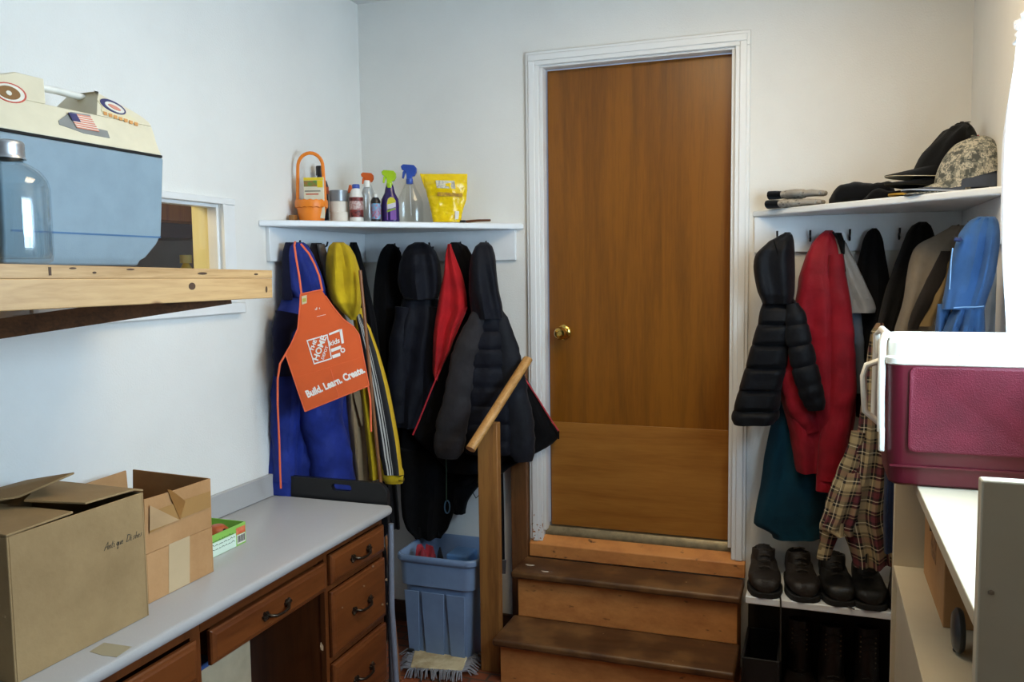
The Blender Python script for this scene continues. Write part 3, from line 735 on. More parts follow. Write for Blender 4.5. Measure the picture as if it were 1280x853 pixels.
# ================================================================= ON THE WORKTOP
WZ = .7368
def cardboard(name, c1, c2):
    M_ = Mat(name); M_.b.inputs['Roughness'].default_value = .8; M_.b.inputs['Specular IOR Level'].default_value = .2
    co = M_.coords((3, 3, 3)); nz = M_.node('ShaderNodeTexNoise', Scale=2.0, Detail=8.0, Roughness=.65); M_.link(co, nz.inputs['Vector'])
    M_.link(M_.ramp(nz.outputs['Fac'], [(.3, lin(c2)), (.68, lin(c1))]), M_.b.inputs['Base Color'])
    c2_ = M_.coords((1, 1, 1)); wv = M_.node('ShaderNodeTexWave', Scale=60.0, Distortion=.4, _bands_direction='X'); M_.link(c2_, wv.inputs['Vector'])
    n2 = M_.node('ShaderNodeTexNoise', Scale=26.0, Detail=4.0); M_.link(co, n2.inputs['Vector'])
    M_.bump(n2.outputs['Fac'], .15, .004); return M_.m
m_cb = cardboard('brown cardboard', 'a3875f', '8e7450'); m_cb2 = cardboard('lighter corrugated cardboard', 'bd9164', 'a87c50'); m_cbi = cardboard('inner cardboard', '9c7448', '84603a')
m_ink = plain('black marker ink', '38342e', rough=.7)
t = T('cardboard_box', 'big closed cardboard box with handwriting at the near end of the worktop', 'box')
bx0, bx1, by0, by1, bz1 = .04, .411, -2.232, -1.852, 1.052
b = M(); th = .005
b.box(bx0, bx1, by0, by0 + th, WZ, bz1); b.box(bx0, bx1, by1 - th, by1, WZ, bz1); b.box(bx0, bx0 + th, by0 + th, by1 - th, WZ, bz1); b.box(bx1 - th, bx1, by0 + th, by1 - th, WZ, bz1); b.box(bx0 + th, bx1 - th, by0 + th, by1 - th, WZ, WZ + th)
t.part('box_body', b, m_cb, bevel=.002)
def flap(pts, th=.005): return M().prism(pts, (0, 0, th))
t.part('flap', flap([(bx0, by0, bz1 + .001), (bx1, by0, bz1 + .001), (bx1 - .004, -2.06, bz1 + .003), (bx0, -2.06, bz1 + .003)]), m_cb, bevel=.001)
q0, q1 = at(30, 628, Z=bz1 + .022), at(107, 631, Z=bz1 + .014)
t.part('flap', flap([(bx0 + .05, by1, bz1 + .004), (bx1, by1, bz1 + .002), (bx1 + .001, by1 - .03, bz1 + .012), tuple(q1), tuple(q0)]), m_cb, bevel=.001)
r0, r1 = at(24, 623, Z=bz1 + .034), at(93, 593, Z=bz1 + .070)
t.part('flap', flap([(bx0, -2.20, bz1 + .002), tuple(r0), tuple(r1), (bx0, by1 - .01, bz1 + .002)]), m_cb, bevel=.001)
# handwriting strokes on the face towards the aisle
HW = {'A': [[(0,0),(.45,1),(.62,0)],[(.12,.38),(.62,.42)]], 'n': [[(0,.5),(.05,0),(.1,.4),(.3,.5),(.36,0)]], 't': [[(.15,.9),(.12,.05),(.3,.02)],[(0,.55),(.35,.6)]], 'i': [[(.05,.5),(.06,0),(.15,.05)],[(.06,.7),(.08,.72)]],
      'q': [[(.36,.45),(.12,.5),(.04,.2),(.2,.05),(.36,.45),(.34,-.45),(.5,-.3)]], 'u': [[(.02,.5),(.05,.05),(.25,.05),(.32,.5),(.36,0)]], 'e': [[(.05,.25),(.3,.32),(.2,.5),(.05,.3),(.1,.03),(.34,.1)]],
      'D': [[(.1,1),(.02,0)],[(-.05,.95),(.45,.9),(.62,.5),(.4,.08),(0,.02)]], 's': [[(.3,.5),(.08,.42),(.28,.2),(.02,.04)]], 'h': [[(.08,.95),(.03,0),(.12,.4),(.28,.42),(.32,0)]]}
def scrawl(txt, o, ex, ey, size, nrm, r=.0008):
    mb = M(); x = 0
    for c in txt:
        if c == ' ': x += .55; continue
        for s_ in HW[c]:
            mb.tube([V(o) + V(ex) * ((x + a) * size + b_ * size * .28) + V(ey) * (b_ * size) + V(nrm) * .0006 for a, b_ in s_], r, 6, flat=.0005, up=nrm)
        x += .74 if c in 'AD' else .44
    return mb
ho, he = at(130, 689, X=bx1), at(183, 668, X=bx1)
ex = V((he - ho)); Lh = ex.length; ex.normalize(); ey = V((0, -ex.z, ex.y))
t.part('handwriting', scrawl('Antique Dishes', ho, ex, ey, Lh / 7.7, (1, 0, 0)), m_ink, label='handwriting reading Antique Dishes')
lp_ = M(); c0 = V((.20, by0 - .0005, .80))
lp_.tube([c0 + V((.05 * math.cos(a), 0, .032 * math.sin(a))) for a in [.4 + 5.6 * i / 20 for i in range(21)]], .0014, 6); t.part('marker_loop', lp_, m_ink)
t.done()

t = T('cardboard_box', 'open taped cardboard box standing behind the bigger closed box', 'box')
ax0, ax1, ay0, ay1, azc, azt = .075, .357, -1.80, -1.541, .868, 1.010
b = M(); th = .005
b.box(ax0, ax1, ay0, ay0 + th, WZ, azc); b.box(ax0, ax1, ay1 - th, ay1, WZ, azc); b.box(ax0, ax0 + th, ay0 + th, ay1 - th, WZ, azc); b.box(ax1 - th, ax1, ay0 + th, ay1 - th, WZ, azc); b.box(ax0 + th, ax1 - th, ay0 + th, ay1 - th, WZ, WZ + th)
t.part('box_body', b, m_cb2, bevel=.0015)
t.part('flap', M().prism([(ax1 - th, ay0 + .002, azc + .001), (ax1 - th, ay1 - .001, azc + .001), (ax1 - th + .003, ay1 - .002, azt), (ax1 - th + .004, -1.72, azt + .002), (ax1 - th + .002, ay0 + .004, azt + .004)], (th, 0, 0)), m_cb2, bevel=.001)
t.part('flap', M().prism([(ax0, ay1 - th, azc + .001), (ax1 - .006, ay1 - th, azc + .001), (ax1 - .005, ay1 - th, azt), (ax0 + .004, ay1 - th + .004, azt + .006)], (0, th, 0)), m_cbi, bevel=.001)
t.part('flap', M().prism([(ax0, ay0 + .002, azc + .001), (ax0, ay1 - .018, azc + .001), (ax0 - .004, ay1 - .022, azt + .008), (ax0 - .002, ay0 + .004, azt + .002)], (th, 0, 0)), m_cb2, bevel=.001)
t.part('flap', M().prism([(ax0 + .006, ay0, azc + .001), (ax1 - .006, ay0, azc + .001), (ax1 - .006, ay0 - .0, azt - .01), (ax0 + .006, ay0 - .0, azt)], (0, th, 0)), m_cb2, bevel=.001)
m_tape = plain('paper packing tape', 'c3a983', rough=.5, var=.05); m_tape2 = plain('glossy tan tape', 'ad8350', rough=.25, var=.06); m_tape3 = plain('torn pale tape', 'bd9a70', rough=.45)
fx = ax1 + .0004
def strip(px, mat, name='tape', lift=0, label=None):
    t.part(name, M().prism([at(x, y, X=fx + lift) for x, y in px], (.0006, 0, 0)), mat, label=label)
strip([(211, 681), (237, 670), (237, 729), (211, 742)], m_tape, 'packing_tape', label='pale upright strip of packing tape')
strip([(187, 667), (222, 650), (263, 634), (263, 614), (225, 627), (187, 641)], m_tape2, 'packing_tape', .0042, label='glossy brown band of packing tape')
strip([(187, 632), (224, 650), (187, 664)], m_tape3, 'packing_tape', .0050, label='torn pale patch of packing tape')
strip([(209, 612), (214, 613), (232, 627), (225, 650)], plain('brown stain tape', '9a6c3a', rough=.3), 'packing_tape', .0058, label='brown wrinkled corner of packing tape')
t.done()

t = T('produce_box', 'small green and white fruit carton beside the taped cardboard box', 'box')
sx0, sx1, sy0, sy1, sz = .12, .275, -1.50, -1.286, .804
m_pg = plain('carton green', '8cc152', rough=.5, var=.04); m_pw = plain('carton mint white', 'd7e8d5', rough=.5, var=.03); m_pr = plain('carton red picture', 'd2502f', rough=.5, var=.3, scale=60, c2='e08a5e')
b = M(); b.box(sx0, sx1, sy0, sy0 + .003, WZ, sz); b.box(sx0, sx1, sy1 - .003, sy1, WZ, sz); b.box(sx0, sx0 + .003, sy0 + .003, sy1 - .003, WZ, sz); b.box(sx1 - .003, sx1, sy0 + .003, sy1 - .003, WZ, sz); b.box(sx0 + .003, sx1 - .003, sy0 + .003, sy1 - .003, WZ, WZ + .003)
t.part('carton', b, m_pg)
xx = sx1 + .0003
lb = t.part('label_panel', M().box(xx, xx + .0006, sy0 + .001, sy1 - .049, WZ + .001, sz - .024), m_pw)
t.part('picture', M().box(xx, xx + .0006, sy1 - .047, sy1 - .003, WZ + .036, sz - .010), m_pr)
bc = t.part('barcode_panel', M().box(xx, xx + .0006, sy1 - .044, sy1 - .004, WZ + .005, WZ + .034), m_wht)
bm_ = M()
for i in range(9): bm_.box(xx + .0007, xx + .0012, sy1 - .041 + i * .004, sy1 - .041 + i * .004 + (.0024 if i % 3 else .0012), WZ + .010, WZ + .031)
t.part('barcode', bm_, m_ink, sub_of=bc)
tm = M()
for r in range(3):
    y = sy0 + .05
    while y < sy1 - .058:
        wd_ = random.uniform(.006, .018); tm.tube([(xx + .0009, y, WZ + .046 - r * .013), (xx + .0009, y + wd_ * .5, WZ + .049 - r * .013 + random.uniform(-.002, .002)), (xx + .0009, min(y + wd_, sy1 - .055), WZ + .046 - r * .013)], .0011, 5, flat=.0004, up=(1, 0, 0)); y += wd_ + .004
t.part('printed_lines', tm, plain('green print ink', '4a6b4c', rough=.6), sub_of=lb)
t.done()
m_or = plain('orange peel', 'b4552a', rough=.45, var=.12, scale=30, bump=.3, bscale=500)
for i, (x, y, lab) in enumerate(((.232, -1.365, 'orange clementine with a dark spot lying in the small fruit carton'),)):
    tt = T('clementine', lab, 'fruit')
    tt.part('peel', M().lathe((x, y, WZ + .0035), [(.003, 0), (.020, .003), (.032, .015), (.036, .038), (.032, .058), (.019, .070), (.006, .072)], 22), m_or)
    tt.part('stem_scar', M().lathe((x + .008, y - .004, WZ + .074), [(.004, 0), (.004, .0025), (.001, .003)], 8) if i else M().lathe((x + .031, y - .006, WZ + .058), [(.005, 0), (.006, .005), (.003, .009)], 8), m_dark)
    tt.done()

# ================================================================= CHAIR, TOTE, MOP
m_blk = plain('black moulded plastic', '17181b', rough=.38, var=.1, bump=.15, bscale=500)
m_tubeg = plain('grey painted tube steel', '8b95a6', rough=.35, metal=.3, var=.08)
t = T('folding_chair', 'folded black plastic folding chair with grey legs behind the desk end', 'chair')
x0, x1, yb = .030, .496, -.752
def rrect(x0, x1, z0, z1, r, n=8):
    out = []
    for cx, cz, a0 in ((x1 - r, z1 - r, 0), (x0 + r, z1 - r, PI/2), (x0 + r, z0 + r, PI), (x1 - r, z0 + r, 3*PI/2)):
        out += [(cx + r * math.cos(a0 + PI/2*i/n), cz + r * math.sin(a0 + PI/2*i/n)) for i in range(n + 1)]
    return out
def slotted(x0, x1, z0, z1, r, sx0, sx1, sz0, sz1, y0, th):
    bm = bmesh.new(); vo = [bm.verts.new((x, y0, z)) for x, z in rrect(x0, x1, z0, z1, r)]; vi = [bm.verts.new((x, y0, z)) for x, z in rrect(sx0, sx1, sz0, sz1, min(.014, (sz1 - sz0) / 2.05))]
    es = [bm.edges.new((vo[i], vo[(i+1) % len(vo)])) for i in range(len(vo))] + [bm.edges.new((vi[i], vi[(i+1) % len(vi)])) for i in range(len(vi))]
    bmesh.ops.triangle_fill(bm, use_beauty=True, edges=es)
    r_ = bmesh.ops.extrude_face_region(bm, geom=bm.faces[:]); bmesh.ops.translate(bm, verts=[v for v in r_['geom'] if isinstance(v, bmesh.types.BMVert)], vec=(0, th, 0))
    mb = M(); bm.verts.index_update(); mb.add([v.co.copy() for v in bm.verts], [[v.index for v in f.verts] for f in bm.faces]); bm.free(); return mb
s0, s1 = at(414, 609, Y=yb), at(439, 609, Y=yb)
t.part('backrest', slotted(x0, x1, .60, .812, .045, s0.x, s1.x, s0.z - .012, s0.z + .012, yb, .022), m_blk, bevel=.005)
t.part('seat', M().prism([(x, yb + .025, z) for x, z in rrect(x0 + .03, x1 - .03, .16, .58, .05)], (0, .02, 0)), m_blk, bevel=.004)
for s, xx in ((1, .502), (-1, .024)):
    t.part('front_leg', M().tube([(xx, yb + .012, .66), (xx + .004 * s, yb - .004, .35), (xx + .024 * s, yb - .012, FL + .012)], .011, 12), m_tubeg)
    t.part('rear_leg', M().tube([(xx - .026 * s, yb + .052, .56), (xx - .020 * s, yb + .028, .3), (xx - .014 * s, yb + .015, FL + .012)], .010, 12), m_tubeg)
    for y_, xo in ((-.012, .024), (.015, -.014)):
        t.part('rubber_foot', M().tube([(xx + xo * s, yb + y_, FL), (xx + xo * s, yb + y_, FL + .03)], .0135, 12), m_blk)
t.done()

m_tote = plain('slate blue tote plastic', '7a92b4', rough=.42, var=.06, scale=10)
t = T('storage_tote', 'open slate blue plastic storage tote on the floor behind the stair post', 'tote')
tx0, tx1, ty0, ty1, tz = .318, .680, -.365, -.045, .405
def tote_ring(x0, x1, y0, y1, z, r=.045): return [(a, b, FL + z * (tz - FL) / tz) for a, b in rrect(x0, x1, y0, y1, r, 6)]
def inset(k, z, r=.045): return tote_ring(tx0 + k, tx1 - k, ty0 + k * .8, ty1 - k * .4, z, r)
b = M(); b.rings([inset(.052, .004, .03), inset(.046, .0, .03), inset(.042, .008, .035), inset(.024, .285), inset(.010, .29), inset(.006, .375), inset(.0, .38), inset(-.004, .385), inset(-.004, tz - .004), inset(-.001, tz), inset(.006, tz), inset(.014, tz - .01), inset(.018, .375), inset(.03, .29), inset(.05, .02, .03)])
t.part('tub', b, m_tote, ang=30)
for (xa, xb) in ((.352, .42), (.43, .535), (.545, .63)):
    t.part('rib_panel', M().prism([(xa + .01, ty0 + .0285, -.02), (xb - .01, ty0 + .0285, -.02), (xb, ty0 + .0135, .25), (xa, ty0 + .0135, .25)], (0, -.004, 0)), m_tote, bevel=.002)
sm_ = M(); sm_.prism([(tx1 - .001, -.30, .315), (tx1 - .001, -.25, .31), (tx1 - .001, -.25, .365), (tx1 - .001, -.29, .37)], (.0012, 0, 0))
t.part('torn_label', sm_, m_wht, label='torn white sticker')
t.done()
def heap(x0, x1, y0, y1, z0, h, seed, n=26):
    mb = M(); g = []
    for i in range(n + 1):
        for j in range(n + 1):
            u, v = i / n, j / n; e = min(u, 1-u, v, 1-v)
            x, y = x0 + (x1-x0)*u, y0 + (y1-y0)*v
            g.append((x, y, z0 + h * min(1, e * 5) ** .6 * (.7 + .55 * noise.noise((x*14+seed, y*14, seed))+.2*noise.noise((x*40+seed, y*40, 3)))))
    fs = [(i*(n+1)+j, (i+1)*(n+1)+j, (i+1)*(n+1)+j+1, i*(n+1)+j+1) for i in range(n) for j in range(n)]
    k = len(g); g += [(p[0], p[1], z0) for p in g]
    mb.add(g, fs + [tuple(i + k for i in f)[::-1] for f in fs] + [(i, i+1, i+1+k, i+k) for i in range(n)])
    return mb
single('red_cloth', 'crumpled red cloth in the left of the slate blue tote', 'cloth', heap(.370, .425, -.325, -.16, .24, .215, 2), cloth('red fleece', 'a4323c'))
single('dark_cloth', 'crumpled black cloth beside the red cloth in the tote', 'cloth', heap(.428, .49, -.33, -.12, .22, .17, 5), cloth('black fabric', '16161c'))
single('plastic_box', 'low blue container lying in the right of the slate blue tote', 'box', M().box(.50, .60, -.25, -.13, .0, .385), plain('blue plastic liner', '5b86ba', rough=.5), bevel=.008)

t = T('dust_mop', 'flat dust mop head with grey fringe lying on the floor before the tote', 'mop')
c4 = [at(x, y, Z=FL + .03) for x, y in ((519, 811), (588, 812), (578, 838), (513, 834))]
cz = sum(c4, V()) / 4
m_pad = plain('stained cream mop canvas', 'c9bb97', rough=.85, var=.15, scale=14, c2='9a8560')
t.part('canvas_pad', M().prism([V((p.x, p.y, FL + .018)) for p in c4], (0, 0, .014)), m_pad, bevel=.004)
fr_ = M(); rr_ = random.Random(3)
for e in range(4):
    a, b_ = c4[e], c4[(e+1) % 4]; out = ((a + b_) / 2 - cz); out.z = 0; out.normalize(); nn = int((b_ - a).length / .0052)
    for i in range(nn):
        p = a.lerp(b_, (i + rr_.random()) / nn); p.z = FL + .024; d_ = (out + V((rr_.uniform(-.35, .35), rr_.uniform(-.35, .35), 0))) ; l_ = rr_.uniform(.035, .055)
        fr_.tube([p - out * .006, p + d_ * l_ * .5 + V((0, 0, rr_.uniform(.0, .010))), p + d_ * l_ + V((0, 0, -.016))], [.0034, .0032, .0022], 5)
o = t.part('fringe', fr_, cloth('grey cotton fringe', '8f9097', '6f7078')); o['kind'] = 'stuff'
w0 = at(513, 812, Z=FL + .04); t.part('clip', M().box(w0.x - .012, w0.x + .014, w0.y - .008, w0.y + .008, FL + .033, FL + .041), m_dark, bevel=.002)
t.done()
# ================================================================= COATS LEFT OF THE DOOR
def LW(px, X): return Plane(at(px, 450, X=X))
def BW(px, Y): return Plane(at(px, 450, Y=Y))
GL = 'coats hung under the left corner shelf'
GR = 'coats hung under the right corner shelf'
c_blue = cloth('royal blue nylon', '24358a', '19266a', rough=.55, sheen=.1); c_dblue = cloth('dark navy lining', '0f1230', rough=.8)
c_black = cloth('black cloth', '0c0c10', '08080b', rough=.9, sheen=.06); c_black2 = cloth('soft black fleece', '0a0a0d', '070709', rough=.95, sheen=.04)
c_navy = cloth('midnight navy shell', '0e101b', '0a0c15', rough=.6, sheen=.08); c_redl = cloth('bright red lining', 'b8191f', '96131a', rough=.7)
c_yel = cloth('mustard yellow cotton', 'cfae1e', 'b0941a', rough=.9); c_tan = cloth('khaki canvas', 'a08c6e', '8a785c', rough=.9); c_brn = cloth('dark brown cord', '3a3030', '2a2323', rough=.9)
c_gry = cloth('charcoal grey nylon', '2c292c', '212023', rough=.6); c_rtrim = plain('red piping', 'c02a35', rough=.5)
c_otrim = plain('orange binding tape', 'e8663a', rough=.6, var=.05); 

# blue jacket
P = Plane(at(338, 450, X=.012), at(442, 450, X=.17))
t = T('jacket', 'royal blue jacket hanging behind the orange apron', 'jacket', GL)
t.part('body', drape(P, [(312, 358, 378), (330, 355, 390), (360, 354, 404), (378, 352, 410), (395, 345, 416), (420, 345, 424), (470, 346, 428), (530, 341, 434), (570, 338, 438), (600, 336, 442), (618, 338, 444)], .055, folds=3.2, famp=.014, wamp=.007, seed=1), c_blue)
t.part('hood', drape(P, [(303, 366, 378), (308, 360, 384), (320, 358, 389), (340, 358, 396), (362, 360, 402), (372, 364, 400)], .06, off=.03, folds=2, famp=.008, seed=2, fstart=0), c_blue)
t.part('hood_lining', drape(P, [(303, 357, 368), (315, 354, 366), (345, 353, 364), (375, 353, 366)], .045, off=.02, folds=1.5, seed=3), c_dblue, label='dark navy hood lining')
t.part('sleeve', limb(P, [(392, 362, 16), (415, 353, 11), (450, 352, 10), (470, 354, 10)], off=.055, wamp=.005, seed=4), c_dblue, label='dark navy shoulder yoke')
t.part('sleeve', limb(P, [(398, 410, 16), (450, 408, 22), (520, 402, 24), (560, 410, 24), (596, 414, 25), (616, 416, 25)], off=.05, wamp=.010, seed=5, wfreq=11), c_blue)
t.part('sleeve', limb(P, [(440, 356, 10), (500, 354, 14), (560, 355, 14), (602, 356, 14)], off=.02, wamp=.008, seed=6), c_blue)
t.done()

# orange apron
P = LW(400, .265)
t = T('apron', 'small orange workshop apron with white lettering hanging over the blue jacket', 'apron')
c_or = plain('orange nonwoven cloth', 'dd5a1c', rough=.7, var=.06, scale=5, bump=.3, bscale=1200)
OUT = [(375.6, 367.8), (401.9, 362.3), (406.8, 370), (416.8, 384.5), (429, 399), (442.4, 409), (449, 419), (461.3, 482.4), (381.2, 514.7), (356.7, 442.4), (364.5, 429), (372.3, 411), (374.5, 386)]
t.part('bib', panel(P, OUT, 0, .0025), c_or, ang=20)
def ribbon(px, off, r=.0035, name='strap', flat=.0012, mat=None):
    t.part(name, M().tube([P.pt(x, y, off + (o_[0] if o_ else 0)) for x, y, *o_ in px], r, 8, flat=flat, up=P.n), mat or c_otrim)
ribbon([(377, 369), (374, 345), (370, 322), (368, 307), (369, 302, -.04)], -.002)
ribbon([(403, 364), (399, 345), (393, 330), (386, 317, -.02), (376, 305, -.045)], -.002)
ribbon([(358, 441), (350, 455), (347, 475), (347, 505), (349, 550), (350, 585), (351, 611)], .004)
ribbon([(460, 482), (463, 500), (464, 540)], -.004)
ribbon(OUT[:2] , .0012, .0022, 'binding'); ribbon(OUT[2:7], .0012, .0022, 'binding'); ribbon([OUT[8], OUT[9]], .0012, .0022, 'binding'); ribbon(OUT[9:] + OUT[:1], .0012, .0022, 'binding'); ribbon(OUT[7:9], .0012, .0022, 'binding'); ribbon(OUT[6:8], .0012, .0022, 'binding')
pk = t.part('pocket', panel(P, [(368.6, 472.4), (410, 460), (450.9, 447), (460.6, 482.0), (382, 513.5)], .0022, .0018), c_or, ang=20)
t.part('pocket_seam', M().tube([P.pt(413, 461, .0025), P.pt(424, 498, .0025)], .0012, 6), c_otrim, sub_of=pk)
m_w = plain('white print', 'ece6de', rough=.6, var=.02)
def vec(a, b): return P.pt(*b, 0) - P.pt(*a, 0)
tx = vec((384, 498), (456, 466)); ex = tx.normalized(); ey = P.n.cross(ex).normalized()
W_ = tx.length
o = text_mesh('Build. Learn. Create.', W_ / 8.6, P.pt(384.5, 497.5, .0028), ex, ey, m_w, bold=.0011); o.data.name = 'lettering'
wx = max(v.co.dot(ex) for v in o.data.vertices) - min(v.co.dot(ex) for v in o.data.vertices); oo = P.pt(384.5, 497.5, .0028)
k_ = W_ / wx
for v in o.data.vertices:
    d_ = v.co - oo; v.co = oo + d_ * k_ + ey * (d_.dot(ey) * k_ * .35)
t.adopt(o, pk)
# square emblem
def quad(px, off=.0012, th=.0006, name='emblem', mat=None, sub=None):
    return t.part(name, M().prism([P.pt(x, y, off) for x, y in px], P.n * th), mat or m_w, sub_of=sub, ang=20)
A_, B_, C_, D_ = (383, 425.5), (409.5, 418), (415, 449), (392.5, 456)
def bl(u, v):
    a = lerp2(A_, B_, u); b_ = lerp2(D_, C_, u); return lerp2(a, b_, v)
em = quad([bl(0, 0), bl(1, 0), bl(1, .05), bl(0, .05)])
for q_ in ([(0, .95), (1, .95), (1, 1), (0, 1)], [(0, .05), (.05, .05), (.05, .95), (0, .95)], [(.95, .05), (1, .05), (1, .95), (.95, .95)]):
    quad([bl(*p) for p in q_], sub=em, name='emblem_edge')
def dtext(s_, p0, p1, h, bold=.0006, shear=.25, sub=None):
    v_ = vec(p0, p1); e1 = v_.normalized(); e2 = P.n.cross(e1).normalized(); o0 = P.pt(*p0, .0014)
    ob = text_mesh(s_, h, o0, e1, e2, m_w, bold=bold, shear=shear)
    w_ = max((v.co - o0).dot(e1) for v in ob.data.vertices); kx = v_.length / w_
    for v in ob.data.vertices:
        d_ = v.co - o0; a = d_.dot(e1); v.co = o0 + d_ + e1 * (a * (kx - 1))
    t.adopt(ob, sub)
dtext('THE', bl(.14, .50), bl(.46, .12), .017, sub=em, bold=.0006, shear=0); dtext('HOME', bl(.24, .92), bl(.93, .10), .029, sub=em, bold=.0009, shear=0); dtext('DEPOT', bl(.55, .93), bl(.93, .48), .014, sub=em, bold=.0002, shear=0)
# clamp emblem with "kids" beside it
k0 = quad([(411, 417), (425, 411.5), (425.5, 414), (411.5, 419.5)], name='clamp_mark')
quad([(424, 412), (427.5, 411.5), (430, 429), (427, 430)], sub=k0, name='clamp_bar'); quad([(413.5, 436.5), (426, 432), (426.5, 436), (414.5, 440.5)], sub=k0, name='clamp_bar'); quad([(415, 444.5), (425, 441), (425.5, 445), (416, 448.5)], sub=k0, name='clamp_bar')
quad(ell(428.5, 438, 2.9, 3.2), sub=k0, name='clamp_knob'); quad(ell(428.5, 438, 1.5, 1.6), off=.0019, sub=k0, name='clamp_hole', mat=c_or)
dtext('kids', (412, 433), (425.5, 428), .026, sub=k0)
quad([(377, 370.5), (383.5, 369), (383.5, 379), (377.5, 381)], name='price_sticker', mat=plain('sticker beige', 'dcc9a0', rough=.5)); quad([(378, 373.5), (382.5, 372.5), (382.5, 377), (378.3, 378)], off=.0019, name='sticker_print', mat=plain('sticker lime', 'b7b04a', rough=.5))
nm = [(393, 386.5), (405, 383.2)]
t.part('name_mark', scrawl('nt e', P.pt(394, 388, .0012), vec(*nm).normalized(), P.n.cross(vec(*nm).normalized()).normalized(), .010, P.n, .0008), m_w)
t.part('name_line', M().tube([P.pt(396, 396, .0014), P.pt(407, 393.5, .0014)], .0006, 5), m_w)
t.done()

# tan canvas coat with dark brown collar
P = LW(425, .13)
t = T('coat', 'khaki canvas coat with dark brown collar between the apron and the yellow hood', 'coat', GL)
t.part('body', drape(P, [(340, 392, 408), (380, 405, 425), (430, 420, 446), (480, 428, 460), (530, 430, 466), (570, 433, 466), (600, 436, 466)], .06, folds=2.5, famp=.012, seed=8), c_tan)
t.part('collar', drape(P, [(304, 389, 402), (312, 387, 406), (330, 388, 409), (360, 392, 413)], .045, off=.01, folds=2, famp=.006, seed=9), c_brn, label='dark brown collar')
t.part('collar_flap', drape(P, [(305, 396, 406), (320, 399, 410), (345, 404, 413), (358, 408, 413)], .03, off=.045, folds=1, seed=10), cloth('grey collar facing', '7d7774'))
t.part('pocket', panel(P, [(441, 492), (449, 486), (458, 528), (452, 534)], .078, .012), c_tan, bevel=.003)
t.done()

# yellow hooded track jacket
P = LW(438, .22)
def stripes():
    M_ = Mat('black knit with side stripes'); M_.b.inputs['Roughness'].default_value = .75
    a = M_.node('ShaderNodeAttribute', _attribute_name='cloth'); sx = M_.n.new('ShaderNodeSeparateXYZ'); M_.link(a.outputs['Vector'], sx.inputs[0])
    mr = M_.node('ShaderNodeMapRange'); M_.link(sx.outputs['Z'], mr.inputs[0]); mr.inputs[1].default_value = -1
    bk = lin('15161a'); wh = lin('b9b8b2'); ye = lin('c8a21c')
    M_.link(M_.ramp(mr.outputs[0], [(0, bk), (.20, wh), (.27, bk), (.33, wh), (.40, bk), (.46, wh), (.49, bk), (.80, ye)], True), M_.b.inputs['Base Color']); return M_.m
m_str = stripes()
t = T('jacket', 'yellow hooded track jacket with black striped sleeve and yellow cuff', 'jacket', GL)
t.part('hood', drape(P, [(303, 416, 430), (308, 411, 437), (320, 408, 444), (340, 407, 450), (360, 409, 452), (378, 416, 452), (390, 427, 450), (400, 438, 447)], .07, folds=2.3, famp=.009, wamp=.008, seed=11, fstart=0, hem=False), c_yel)
t.part('body', drape(P, [(385, 440, 452), (430, 446, 462), (480, 450, 470), (540, 456, 482), (598, 462, 488)], .04, off=-.05, folds=2, seed=12), c_yel)
t.part('sleeve', drape(P, [(393, 445, 453), (410, 448, 463), (440, 454, 474), (480, 461, 485), (530, 469, 495), (570, 475, 501), (592, 479, 503)], .042, off=.01, folds=1.2, famp=.004, wamp=.004, seed=13, fstart=0), m_str, label='black sleeve with white stripes and a yellow edge')
t.part('cuff', limb(P, [(586, 490, 13), (592, 491, 14), (600, 492, 13), (604, 492, 11)], off=.012, ratio=.7, seed=14, wamp=.002), c_yel, label='yellow ribbed cuff')
t.part('cuff_toggle', M().tube([P.pt(499, 596, .05), P.pt(505, 594, .05), P.pt(504, 602, .05), P.pt(498, 601, .05)], .002, 6), c_black)
t.done()
# brown pole
_p0, _p1 = P.pt(450, 338, .10), P.pt(476, 606, .115)
single('broom_handle', 'thin brown wooden pole leaning in front of the yellow jacket', 'pole', M().tube([_p0, _p1, _p1 + (_p1 - _p0) * ((FL + .004 - _p1.z) / (_p1.z - _p0.z))], .0065, 12), wood('brown pole', '8a5a34', '6a4022', 'Z', rough=.4))

def coat(name, label, cat, plane, mat, rows, depth=.06, off=0, group=GL, more=(), **kw):
    t = T(name, label, cat, group)
    t.part('body', drape(plane, rows, depth, off=off, **kw), mat)
    for nm, mb, mt, lb in more: t.part(nm, mb, mt, label=lb)
    return t
P = LW(458, .16)
coat('coat', 'thin black coat squeezed in the corner right of the yellow hood', 'coat', P, c_black, [(303, 438, 446), (312, 436, 450), (340, 441, 457), (400, 452, 470), (480, 462, 480), (560, 470, 492), (610, 474, 496), (660, 480, 500)], depth=.04, seed=15, folds=2).done()
P = BW(486, -.13)
coat('coat', 'plain black hooded coat just left of the navy coat', 'coat', P, c_black2, [(305, 484, 492), (312, 477, 500), (330, 471, 503), (360, 467, 504), (420, 466, 505), (500, 468, 508), (560, 472, 512), (600, 476, 512)], depth=.065, seed=16, folds=2.5).done()

